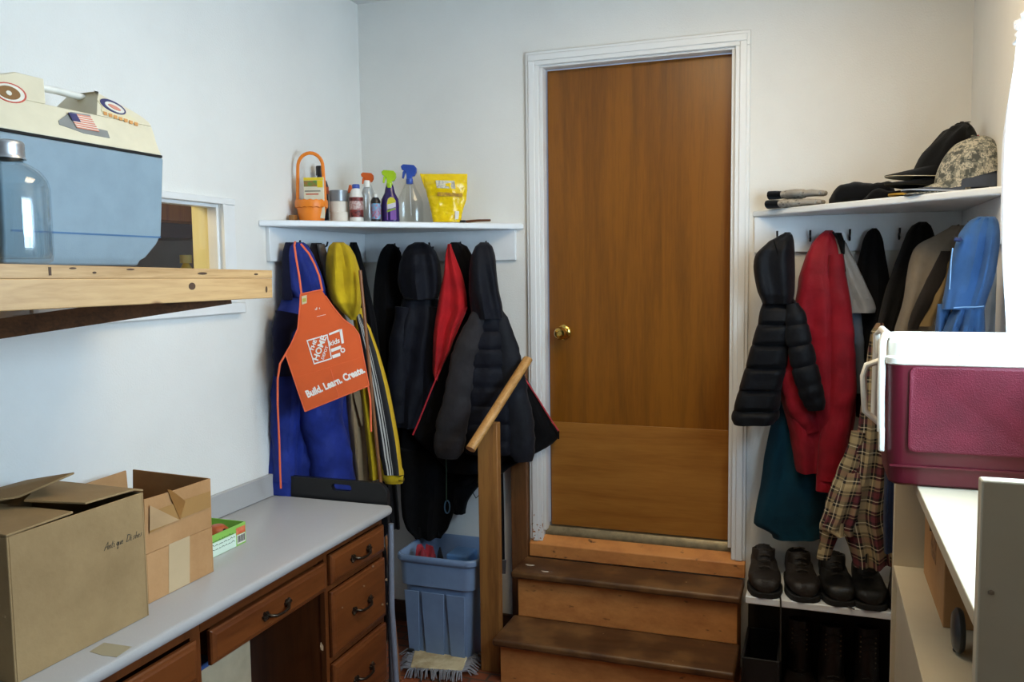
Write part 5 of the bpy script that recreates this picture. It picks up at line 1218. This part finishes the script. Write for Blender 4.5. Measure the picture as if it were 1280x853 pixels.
# ================================================================= HATS AND GLOVES
def onR(px, X=None, Y=None):
    p = at(px, 245, X=X, Y=Y); return V((p.x, p.y, SZR + .0004))
def frame(c, fwd, tilt=0, roll=0):
    f = V((fwd[0], fwd[1], 0)).normalized(); l = V((-f.y, f.x, 0)); u = V((0, 0, 1))
    mt = Matrix((f, l, u)).transposed().to_4x4(); mt.translation = V(c)
    return mt @ Matrix.Rotation(tilt, 4, 'Y') @ Matrix.Rotation(roll, 4, 'X')
def cap(label, c, fwd, crown_m, brim_m, under_m, tilt=0, roll=0, h=.105, s=1.0, squash=1, edge=None, group='caps piled on the right shelf', button=True, slump=0, arch=.022):
    t = T('baseball_cap', label, 'cap', group); F = frame(c, fwd, tilt, roll)
    rs = []; n = 40
    for k in range(13):
        a = k / 12 * PI / 2 * .985; z = h * math.sin(a) ** .9 * squash; r = math.cos(a) ** .55
        ring = []
        for j in range(n):
            th = 2*PI*j/n; w = 1 + .02 * math.cos(6 * th) * r
            x = .096 * s * r * math.cos(th) * w - .02 * (1 - r); y = .080 * s * r * math.sin(th) * w
            nz = noise.noise(V((x * 18, y * 18, z * 14 + c[0] * 9))) * (.006 + slump * .02) * (z / h + .15)
            ring.append((x - (.30 + .3 * slump) * z * (.5 + .5 * math.cos(th)) * (1.2 if math.cos(th) > 0 else .6) + nz - slump * .2 * z, y + nz * .6, z + nz * .8))
        rs.append(ring)
    mb = M(); mb.rings(rs[::1], cap0=False, xf=F)
    inner = [[(p[0] * .96, p[1] * .96, p[2] * .96 + .001) for p in r] for r in rs]
    mb.rings(inner[::-1], cap0=True, cap1=False, xf=F)
    cr = t.part('crown', mb, crown_m, ang=50)
    if button: t.part('button', M().lathe((0, 0, 0), [(.007, 0), (.006, .004), (.001, .005)], 12) if False else (lambda m_: (m_.lathe(F @ V((-.02 - (.30 + .3 * slump) * h * .5 - slump * .2 * h, 0, h * squash + .001)), [(.007, 0), (.006, .004), (.001, .005)], 12), m_)[1])(M()), crown_m, sub_of=cr)
    top = []; m1, m2 = 14, 20
    for i in range(m1 + 1):
        u = i / m1
        for j in range(m2 + 1):
            v = -1 + 2 * j / m2; a = v * 1.15
            x0, y0 = .094 * s * math.cos(a), .079 * s * math.sin(a)
            L = .088 * s * (1 - abs(v) ** 2.6)
            top.append((x0 + L * u, y0 + .004 * v * u, .006 - arch * (v ** 2) * u - .008 * u + (.004 if True else 0)))
    def sheet(zo):
        return [(x, y, z + zo) for x, y, z in top]
    W = m2 + 1
    q = [(i*W+j, (i+1)*W+j, (i+1)*W+j+1, i*W+j+1) for i in range(m1) for j in range(m2)]
    k = len(top)
    per = [j for j in range(W)] + [i*W+m2 for i in range(1, m1+1)] + [m1*W+j for j in range(m2-1, -1, -1)] + [i*W for i in range(m1-1, 0, -1)]
    b = M(); b.add(sheet(.0022) + sheet(0), q + [tuple(i + k for i in f)[::-1] for f in q] + [(per[i], per[(i+1) % len(per)], per[(i+1) % len(per)] + k, per[i] + k) for i in range(len(per))], F)
    br = t.part('brim', b, brim_m, ang=50)
    if under_m:
        u_ = M(); k2 = len(top); u_.add(sheet(-.0004) + sheet(-.0022), q + [tuple(i + k2 for i in f)[::-1] for f in q] + [(per[i], per[(i+1) % len(per)], per[(i+1) % len(per)] + k2, per[i] + k2) for i in range(len(per))], F)
        t.part('brim_underside', u_, under_m, sub_of=br, ang=50)
    if edge:
        e_ = M(); e_.tube([F @ V((x, y, z + .001)) for x, y, z in top[m1*W:(m1+1)*W]], .0022, 6); t.part('brim_edge', e_, edge, sub_of=br)
    return t, F
def camo():
    M_ = Mat('pixel camouflage'); M_.b.inputs['Roughness'].default_value = .9
    tc = M_.n.new('ShaderNodeTexCoord'); sn = M_.node('ShaderNodeVectorMath', _operation='SNAP'); sn.inputs[1].default_value = (.0035,) * 3; M_.link(tc.outputs['Object'], sn.inputs[0])
    nz = M_.node('ShaderNodeTexNoise', Scale=42.0, Detail=3.0, Roughness=.6); M_.link(sn.outputs[0], nz.inputs['Vector'])
    M_.link(M_.ramp(nz.outputs['Fac'], [(0, lin('4c4e49')), (.44, lin('7d7c70')), (.52, lin('b0a896')), (.60, lin('6a6a62'))], True), M_.b.inputs['Base Color']); return M_.m
LEFT = (-.93, -.36)
zz = SZR
m_capk = cloth('black cap twill', '0c0d11', '08090c'); m_grey = cloth('grey cap twill', '454b58', '3a404c'); m_oliv = cloth('dark olive twill', '2b2a22')
m_capy = cloth('golden brim cloth', 'c9a244', 'b08a36'); m_bw = cloth('cream brim cloth', 'cfc3a8')
pA = at(1172, 236, Z=SZR); pA = V((2.235, -.27, SZR + .0004))
Bx = lambda px, Y, dz: V((at(px, 240, Y=Y).x, Y, SZR + dz))
t, _ = cap('tan and gold cap at the bottom of the left cap pile', Bx(1184, -.27, .016), LEFT, m_capk, m_capy, m_capy, arch=.016, h=.08, tilt=.0, s=1.08); t.done()
t, _ = cap('black cap with an olive edged brim in the middle of the left cap pile', Bx(1180, -.27, .056), LEFT, m_capk, m_capk, m_oliv, arch=.02, h=.10, tilt=.02, s=1.1); t.done()
t, F = cap('black cap with a pale brim underside on top of the left cap pile', Bx(1181, -.27, .104), LEFT, m_capk, m_capk, m_bw, arch=.03, h=.14, tilt=.13, s=1.12, slump=.6)
t.part('tag', M().box(-.012, .012, -.001, .001, 0, .016, F @ Matrix.Translation((-.085, .045, .075))), plain('red tag', 'c0404a', rough=.6), label='red side tag')
t.done()
t, _ = cap('slate grey cap under the camouflage cap with pale brim edge', Bx(1211, -.46, .014), (-.97, -.22), m_grey, m_grey, m_grey, arch=.014, s=1.1, h=.08, edge=plain('pale edging', 'b5bcc8', rough=.6), group=None); t.done()
t, _ = cap('digital camouflage cap on top of the slate grey cap', Bx(1212, -.455, .052), (-.96, -.26), camo(), camo(), m_grey, arch=.035, h=.12, s=1.12, tilt=.26, group=None); t.done()

def blob(P, top, bot, depth, seed, wamp=.006):
    """soft lump lying on the shelf between an upper and a lower outline given as x -> y"""
    mb = M(); rs = []; n = 26; xs = [top[0][0] + (top[-1][0] - top[0][0]) * i / 44 for i in range(45)]
    for i, x in enumerate(xs):
        yt, yb = crom(top, x)[0], crom(bot, x)[0]; a, b = P.pt(x, yt), P.pt(x, yb); c = (a + b) / 2; hh = (a - b) / 2
        e = min(1, min(i, 44 - i) / 5 + .12) ** .6
        ring = []
        for j in range(n):
            th = 2*PI*j/n; p = c + hh * spow(math.sin(th), .8) + P.n * (depth * e * spow(math.cos(th), .8))
            nz = noise.noise(p * 22 + V((seed, 0, 0))) + .5 * noise.noise(p * 50 + V((seed, 3, 0)))
            ring.append(p + V((0, 0, max(0, math.sin(th)) * nz * wamp)) + P.n * (nz * wamp * .5))
        rs.append(ring)
    mb.rings(rs); return mb
m_knit = cloth('black rib knit', '0d0e12', '08090c', rough=.95)
P = Plane((1.97, -.17, 1.8))
single('knit_hat', 'folded black knit hat lying in the middle of the right shelf', 'hat', blob(P, [(1036, 250), (1041, 240), (1050, 233), (1062, 229.5), (1075, 228.5), (1095, 229.5), (1108, 228.5), (1115, 231), (1119, 240)], [(1036, 256), (1060, 257), (1090, 255), (1119, 252)], .075, 3), m_knit, group=None)
P = Plane((2.12, -.22, 1.8))
single('scarf', 'crumpled black scarf between the knit hat and the cap piles', 'scarf', blob(P, [(1078, 250), (1090, 240), (1103, 238), (1118, 240), (1128, 238), (1143, 241), (1158, 244)], [(1078, 254.5), (1110, 254.5), (1158, 249)], .06, 7), m_knit)
def printk():
    M_ = Mat('grey patterned knit'); M_.b.inputs['Roughness'].default_value = .95; co = M_.coords((1, 1, 1))
    vo = M_.node('ShaderNodeTexVoronoi', Scale=75.0); M_.link(co, vo.inputs['Vector'])
    M_.link(M_.ramp(vo.outputs['Distance'], [(.0, lin('302c2a')), (.33, lin('8d857a')), (.7, lin('a79f92'))]), M_.b.inputs['Base Color']); return M_.m
m_gk = printk(); m_gk2 = cloth('grey glove knit', '9b948a', '857e74')
def glove(label, c, fwd, lift, flip=1, s=1.0):
    t = T('glove', label, 'glove', 'pair of gloves on the right shelf'); F = frame(c, fwd) @ Matrix.Diagonal((1, 1, 1.3, 1))
    def ring(x, w, h, z, n=20): return [(x, w * math.cos(2*PI*j/n), z + h * math.sin(2*PI*j/n)) for j in range(n)]
    t.part('cuff', (lambda m_: (m_.rings([ring(-.055, .036, .010, .012), ring(-.054, .040, .0125, .0125), ring(-.03, .040, .0125, .0125), ring(-.006, .037, .011, .0125)], xf=F), m_)[1])(M()), m_knit, label='black ribbed cuff')
    t.part('palm', (lambda m_: (m_.rings([ring(-.006, .036, .0105, .0125), ring(.01, .040, .0125, .0125), ring(.045, .046, .0135, .0128), ring(.075, .045, .012, .0125), ring(.084, .041, .008, .0125)], xf=F), m_)[1])(M()), m_gk, label='grey patterned palm')
    for k, (y, L) in enumerate(((-.034, .060), (-.012, .074), (.011, .078), (.033, .066))):
        f = M(); f.tube([F @ V((.076, y * .9, .0125)), F @ V((.076 + L * .5, y * 1.05, .0135)), F @ V((.076 + L * .95, y * 1.08, .011)), F @ V((.076 + L, y * 1.08, .0105))], [.0105, .0105, .009, .005], 12)
        t.part('finger', f, m_gk2)
    f = M(); f.tube([F @ V((.022, flip * .036, .0125)), F @ V((.045, flip * .060, .013)), F @ V((.068, flip * .070, .012)), F @ V((.076, flip * .072, .0115))], [.0125, .0115, .010, .005], 12); t.part('thumb', f, m_gk2)
    t.done()
g0 = onR(978, Y=-.100)
glove('lower grey glove with black cuff at the left end of the right shelf', V((g0.x, -.105, SZR + .0004)), (.96, -.28), 0)
glove('upper grey glove lying on the other glove at the left end of the right shelf', V((g0.x + .005, -.095, SZR + .0345)), (.985, -.17), 0, -1)

# ================================================================= SHOE SHELF
t = T('shoe_shelf', 'low white shoe shelf right of the steps', 'shelf')
t.part('shelf_board', M().box(1.745, 2.4885, -.305, -.0005, .343, .370), m_shelfw, bevel=.003)
t.part('side_support', M().box(2.275, 2.295, -.30, -.001, FL, .3425), m_shelfw, bevel=.002)
t.part('added_backing', M().box(1.735, 2.27, -.015, -.0005, FL, .3425), plain('added dark panel', '2b2218', rough=.7, var=.2), label='dark board added under the shelf')  # board added to darken the wall under the shelf
t.done()
def shoe(name, label, c, fwd, mat, solem, L=.29, W=.060, shaft=.06, toe_h=.05, laces=True, lacem=None, group=None, wob=.003, hooks=None):
    t = T(name, label, 'shoe' if shaft < .12 else 'boot', group); F = frame(c, fwd); n = 28
    def foot(u):   # 0 heel .. 1 toe : half width, height
        w = W * (.70 + .14 * math.sin(u * PI) + .20 * math.exp(-((u - .70) / .22) ** 2)) * (1 if u < .9 else math.sqrt(max(.0, 1 - ((u - .9) / .105) ** 2)) * .75 + .25) * (math.sqrt(max(0.05, min(1, u / .06))) * .35 + .65)
        return w
    outl = [(L * u, foot(u)) for u in [i / 24 for i in range(25)]]
    pol = [(x, w + .004) for x, w in outl] + [(x, -w - .004) for x, w in outl[::-1]]
    so = M(); so.prism([F @ V((x - .0, y, 0)) for x, y in pol], (0, 0, .022)); t.part('sole', so, solem, bevel=.003)
    rs = []
    for i in range(25):
        u = i / 24; w = foot(u); x = L * u
        h = toe_h * (1 if u < .9 else .45 + .55 * math.sqrt(max(0, 1 - ((u - .9) / .1) ** 2)))
        if u < .62: h = toe_h + (.055 + .0) * ((.62 - u) / .62) ** .9
        if u < .05: h *= .85 + 3 * u
        ring = []
        for j in range(n):
            th = 2*PI*j/n; y = w * spow(math.cos(th), .7); z = .0225 + h * (.5 + .5 * spow(math.sin(th), .7))
            nz = noise.noise((F @ V((x, y, z))) * 30) * wob
            ring.append((x, y + nz, max(.0226, z + nz)))
        rs.append(ring)
    up = M(); up.rings(rs, xf=F); t.part('upper', up, mat)
    sh = M(); rs = []; z0, H = .06, .06 + toe_h + shaft
    for k in range(12):
        v = k / 11; z = z0 + (H - z0) * v
        a, b = .062 - .006 * v + .004 * math.sin(v * 3), .046 - .003 * v; cx = .066 + .012 * (1 - v)
        ring = [(cx + a * math.cos(2*PI*j/n), b * math.sin(2*PI*j/n), z + .010 * v * math.cos(2*PI*j/n * 1) ) for j in range(n)]
        rs.append([(p[0] + noise.noise((F @ V(p)) * 25) * wob, p[1] + noise.noise((F @ V(p)) * 25 + V((5, 0, 0))) * wob, p[2]) for p in ring])
    top = rs[-1]; cx = sum(p[0] for p in top) / n
    rs.append([((p[0] - cx) * .86 + cx, p[1] * .84, p[2] + .001) for p in top]); rs.append([((p[0] - cx) * .80 + cx, p[1] * .78, p[2] - .05) for p in top])
    sh.rings(rs, xf=F); t.part('shaft', sh, mat)
    if laces:
        lm_ = lacem or m_lace; ls = M(); nl = 5 if shaft < .12 else 9
        for k in range(nl):
            v = k / (nl - 1)
            if shaft < .12: x, z = L * (.60 - .26 * v), .030 + toe_h + .062 * v ** .9 + .004
            else:
                x = L * .5 - (L * .5 - .128) * min(1, v / .3); z = .035 + toe_h + (.04 * min(1, v / .3)) + max(0, v - .3) / .7 * (H - .075 - toe_h - .02)
            sg = .020
            ls.tube([F @ V((x, -sg, z - .004)), F @ V((x + .004, 0, z + .003)), F @ V((x - .004, sg, z - .002))], .0025, 6)
            ls.tube([F @ V((x, sg, z - .004)), F @ V((x + .004, 0, z + .004)), F @ V((x - .006, -sg, z - .002))], .0025, 6)
        t.part('laces', ls, lm_)
        if shaft >= .12:
            for k in range(7):
                for sg in (-.026, .026):
                    z = .09 + toe_h + (H - .10 - toe_h) * k / 6.5
                    e_ = M(); e_.lathe(F @ V((.120, sg, z)), [(.001, -.003), (.0035, -.002), (.0035, .002), (.001, .003)], 8); t.part('eyelet', e_, m_eye)
    return t
m_lace = plain('dark lace', '2a231d', rough=.8); m_eye = plain('metal eyelet', 'a59a88', rough=.3, metal=.9)
l_br = plain('worn brown leather', '1f1813', rough=.55, var=.2, scale=18, bump=.3, bscale=160); l_bk = plain('black leather', '15130f', rough=.5, var=.2, scale=18, bump=.2, bscale=160); l_dk = plain('dark brown boot leather', '1e1510', rough=.42, var=.2, scale=18, bump=.2, bscale=160)
s_bk = plain('black rubber sole', '121110', rough=.8); s_gy = plain('grey brown suede', '5a4d42', rough=.9, var=.15)
zt = .3704
def heel(px, py, L, fwd, z):   # the toe tip is placed, the heel follows
    p = at(px, py, Z=z); f = V((fwd[0], fwd[1], 0)).normalized(); return V((p.x, max(p.y, -.34), z)) - f * L
F1 = (-.10, -1)
shoe('hiking_shoe', 'worn brown hiking shoe at the left end of the shoe shelf', V((1.79, -.03, zt)), (.10, -1), l_br, s_bk, L=.28, shaft=.012, group='pair of brown hiking shoes').done()
shoe('hiking_shoe', 'worn brown hiking shoe second from the left on the shoe shelf', V((1.915, -.03, zt)), (.16, -1), l_br, s_bk, L=.28, shaft=.012, group='pair of brown hiking shoes').done()
shoe('shoe', 'black laced shoe under the flannel shirt on the shoe shelf', V((2.04, -.04, zt)), (.16, -1), l_bk, s_bk, L=.27, shaft=.02, group='black shoes on the shoe shelf').done()
shoe('shoe', 'black laced shoe further right under the flannel shirt', V((2.160, -.05, zt)), (.08, -1), l_bk, s_bk, L=.262, shaft=.02, group='black shoes on the shoe shelf').done()
shoe('shoe', 'grey brown suede shoe at the right end by the white unit', V((2.300, -.05, zt)), (-.02, -1), s_gy, s_bk, L=.262, shaft=.0).done()
lc = M(); P = Plane((2.0, -.29, .37)); lc.tube([at(1010, 742, Z=.374), at(1024, 747, Z=.374), at(1040, 752, Z=.374), at(1056, 757, Z=.374), at(1068, 762, Z=.374)], .0028, 6)
single('shoelace', 'loose black shoelace trailing on the white shoe shelf', 'lace', lc, m_lace)
lc = M(); lc.tube([V((1.868, -.28, .3735)), V((1.870, -.309, .3735)), V((1.871, -.311, .34)), V((1.872, -.312, .25)), V((1.872, -.312, .14))], .003, 6)
single('shoelace', 'long black shoelace hanging over the front of the shoe shelf', 'lace', lc, m_lace)
for x, y, f, lab in ((1.93, -.03, (.05, -1), 'tall dark brown laced boot leftmost under the shoe shelf'), (2.045, -.05, (.1, -1), 'tall dark brown laced boot in the middle under the shoe shelf'), (2.172, -.03, (.06, -1), 'tall dark brown laced boot rightmost under the shoe shelf')):
    shoe('boot', lab, V((x, y - .0, FL + .0005)), f, l_dk, s_bk, L=.28, shaft=.165, group='tall boots under the shoe shelf').done()
t = T('boot_tray', 'dark low crate on the floor left of the tall boots', 'crate')
b = M(); b.box(1.745, 1.86, -.34, -.33, FL, .15); b.box(1.745, 1.86, -.06, -.05, FL, .15); b.box(1.735, 1.745, -.34, -.05, FL, .15); b.box(1.86, 1.87, -.34, -.05, FL, .15); b.box(1.745, 1.86, -.33, -.06, FL, FL + .01)
t.part('crate_body', b, plain('black crate plastic', '131315', rough=.6), bevel=.002); t.done()

# ================================================================= WHITE UNIT, RED COOLER
m_unit = plain('cream white cabinet paint', 'c6bba2', rough=.45, var=.04, scale=5, bump=.05, bscale=120)
UX = 2.20
t = T('shelf_unit', 'white painted shelf unit against the right wall under the red cooler', 'shelf unit')
t.part('end_panel', M().box(UX, 2.4885, -.83, -.805, FL, 1.0615), m_unit, bevel=.002)
t.part('end_panel', M().box(UX, 2.4885, -2.165, -2.138, FL, 1.286), m_unit, bevel=.003)
t.part('top_shelf', M().box(UX, 2.4885, -2.1375, -.805, 1.062, 1.087), m_unit, bevel=.002)
t.part('shelf', M().box(UX + .001, 2.4885, -2.1375, -.8305, .69, .715), m_unit, bevel=.002)
t.part('base_panel', M().box(UX + .012, UX + .03, -2.1375, -.8305, .02, .6895), m_unit, bevel=.002)
t.part('back_panel', M().box(2.478, 2.4885, -2.1375, -.8305, .7155, 1.0615), m_unit)
t.part('nail_hole', M().lathe(at(1239, 741, Y=-2.1652), [(.0001, -.004), (.004, -.002), (.004, .002), (.0001, .004)], 10), plain('rusty nail', '8a7a66', rough=.6))
t.done()
t = T('cardboard_box', 'brown cardboard box inside the white shelf unit', 'box')
b = M(); zb = .7155
b.box(2.277, 2.47, -1.268, -.872, zb, 1.005); t.part('box_body', b, m_cb2, bevel=.003)
t.part('box_flap', M().box(2.279, 2.468, -1.264, -.876, 1.0055, 1.009), m_cb2)
t.part('printed_mark', M().box(2.2762, 2.2769, -1.12, -1.02, .82, .88), plain('box print', '6b4a2c', rough=.7, var=.5, scale=70, c2='a87c50'))
t.part('handle_hole', M().box(2.2762, 2.2769, -1.13, -1.03, .925, .95), m_dark)
t.done()
t = T('cable', 'black cable bundle lying on the front of the box in the white unit', 'cable')
cpts = [V((2.285, -.95, 1.0135)), V((2.2725, -.98, 1.0)), V((2.2715, -1.03, .962)), V((2.2715, -1.10, .948)), V((2.2715, -1.17, .952)), V((2.2715, -1.19, .958))]
t.part('cord', M().tube(cpts, .0045, 8), p_k)
t.part('plug', M().tube([V((2.2705, -1.06, .95)), V((2.2705, -1.065, .92)), V((2.2705, -1.07, .895))], [.0055, .006, .004], 8), plain('brown plug', '54402e', rough=.5)); t.done()
dc = at(1204, 775, X=2.30)
t = T('round_lid', 'dark grey round lid standing on the lower shelf of the white unit', 'lid')
rs = []
for r, x in ((.001, .0), (.045, .0), (.05, .006), (.05, .012), (.04, .02), (.001, .024)):
    rs.append([(2.30 - x, dc.y + r * math.sin(2*PI*j/28), .7158 + .05 + r * math.cos(2*PI*j/28)) for j in range(28)])
mb = M(); mb.rings(rs); t.part('disc', mb, plain('dark enamel', '2b3136', rough=.3)); t.part('rim', M().lathe((2.287, dc.y, .7165), [(.006, 0), (.007, .004), (.004, .008)], 10), p_k); t.done()

def leather():
    M_ = Mat('maroon pebbled plastic'); b = M_.b; b.inputs['Base Color'].default_value = lin('742038'); b.inputs['Roughness'].default_value = .45; b.inputs['Specular IOR Level'].default_value = .35
    co = M_.coords((1, 1, 1)); vo = M_.node('ShaderNodeTexVoronoi', Scale=380.0); M_.link(co, vo.inputs['Vector']); nz = M_.node('ShaderNodeTexNoise', Scale=14.0, Detail=6.0); M_.link(co, nz.inputs['Vector'])
    M_.link(M_.ramp(nz.outputs['Fac'], [(.3, lin('581322')), (.7, lin('6b1b2c'))]), b.inputs['Base Color']); M_.bump(vo.outputs['Distance'], .3, .0025); return M_.m
m_mar = plain('maroon plastic', '5e1524', rough=.35, var=.06); m_marl = leather(); m_cw = plain('white cooler plastic', 'eeeade', rough=.35, var=.03)
KY0, KY1, KX0, KX1, KZ = -1.405, -1.14, 2.128, 2.474, 1.0875
t = T('cooler', 'maroon red cooler with a white lid and side handle on the white unit', 'cooler')
def cring(k, z, r=.035): return [(a, b, z) for a, b in rrect(KX0 + k, KX1 - k, KY0 + k, KY1 - k, r, 7)]
b = M(); b.rings([cring(.020, KZ, .025), cring(.012, KZ + .006, .03), cring(.007, KZ + .05, .033), cring(.002, KZ + .27, .035), cring(.0, KZ + .278, .035)])
t.part('body', b, m_mar, bevel=.002)
q = [at(x, y, Y=KY0 - .001) for x, y in ((1140, 459), (1136, 565))]
pz1, pz0 = q[0].z, q[1].z
def frm(x0, x1, z0, z1, r, y): return [(a, y, c_) for a, c_ in rrect(x0, x1, z0, z1, r, 6)]
px0 = q[0].x - .004
b = M(); yo = KY0 + .0035
b.rings([frm(px0, KX1 - .05, pz0, pz1, .014, yo), frm(px0, KX1 - .05, pz0, pz1, .014, KY0 - .0012), frm(px0 + .003, KX1 - .053, pz0 + .003, pz1 - .003, .012, KY0 - .0022), frm(px0 + .006, KX1 - .056, pz0 + .006, pz1 - .006, .011, KY0 - .0012)])
t.part('front_panel', b, m_marl, label='pebbled raised front panel', bevel=.0)
t.part('skirt_line', M().box(KX0 + .012, KX1 - .012, KY0 + .0005, KY0 + .006, KZ + .046, KZ + .050), m_mar)
b = M(); L0 = KZ + .2785
b.rings([cring(.001, L0, .035), cring(-.003, L0 + .003, .036), cring(-.003, L0 + .016, .036), cring(.004, L0 + .020, .034), cring(.006, L0 + .050, .034), cring(.012, L0 + .058, .032), cring(.026, L0 + .060, .03), cring(.034, L0 + .056, .028)])
t.part('lid', b, m_cw, bevel=.001)
g0_, g1_ = at(1200, 440, Y=KY0).x, at(1248, 445, Y=KY0).x
t.part('finger_recess', M().prism([(g0_, KY0 + .0085, L0 + .022), (g1_, KY0 + .0085, L0 + .022), (g1_ - .004, KY0 + .0085, L0 + .028), (g0_, KY0 + .0085, L0 + .028)], (0, -.006, 0)), plain('grey shadowed plastic', 'b9bfc6', rough=.5), label='finger grip painted in shade grey')  # shade of the recess put into the grey of this piece
hx0 = KX0 - .006; yh0, yh1 = KY0 + .03, KY1 - .02; zh = L0 + .052
H_ = M()
H_.tube([V((hx0, yh0, KZ + .12)), V((hx0 - .002, yh0 - .004, KZ + .20)), V((hx0 - .001, yh0 - .004, zh)), V((hx0 + .004, yh0 + .002, zh + .012)), V((hx0 + .010, yh0 + .02, zh + .014)), V((hx0 + .010, yh1 - .02, zh + .014)), V((hx0, yh1, zh)), V((hx0 - .002, yh1, KZ + .12))], .0085, 12)
t.part('swing_handle', H_, m_cw)
hh = [at(x, y, Y=KY0 + .12) for x, y in ((1098, 449), (1083, 457), (1079, 470), (1081, 514), (1098, 528), (1100, 520))]
A0 = M(); A0.tube([V((KX0 + .003, hh[0].y, hh[0].z)), hh[1], hh[2], hh[3], hh[4], V((KX0 + .004, hh[4].y, hh[4].z - .004))], .0075, 10, flat=.012, up=(0, 1, 0))
t.part('side_grip', A0, m_cw)
t.part('handle_pivot', M().prism([V((hx0 - .004, KY0 + .018, KZ + .075)), V((hx0 - .004, KY0 + .05, KZ + .07)), V((hx0 - .004, KY0 + .05, KZ + .13)), V((hx0 - .004, KY0 + .02, KZ + .13))], (.012, 0, 0)), m_cw, bevel=.003)
t.done()
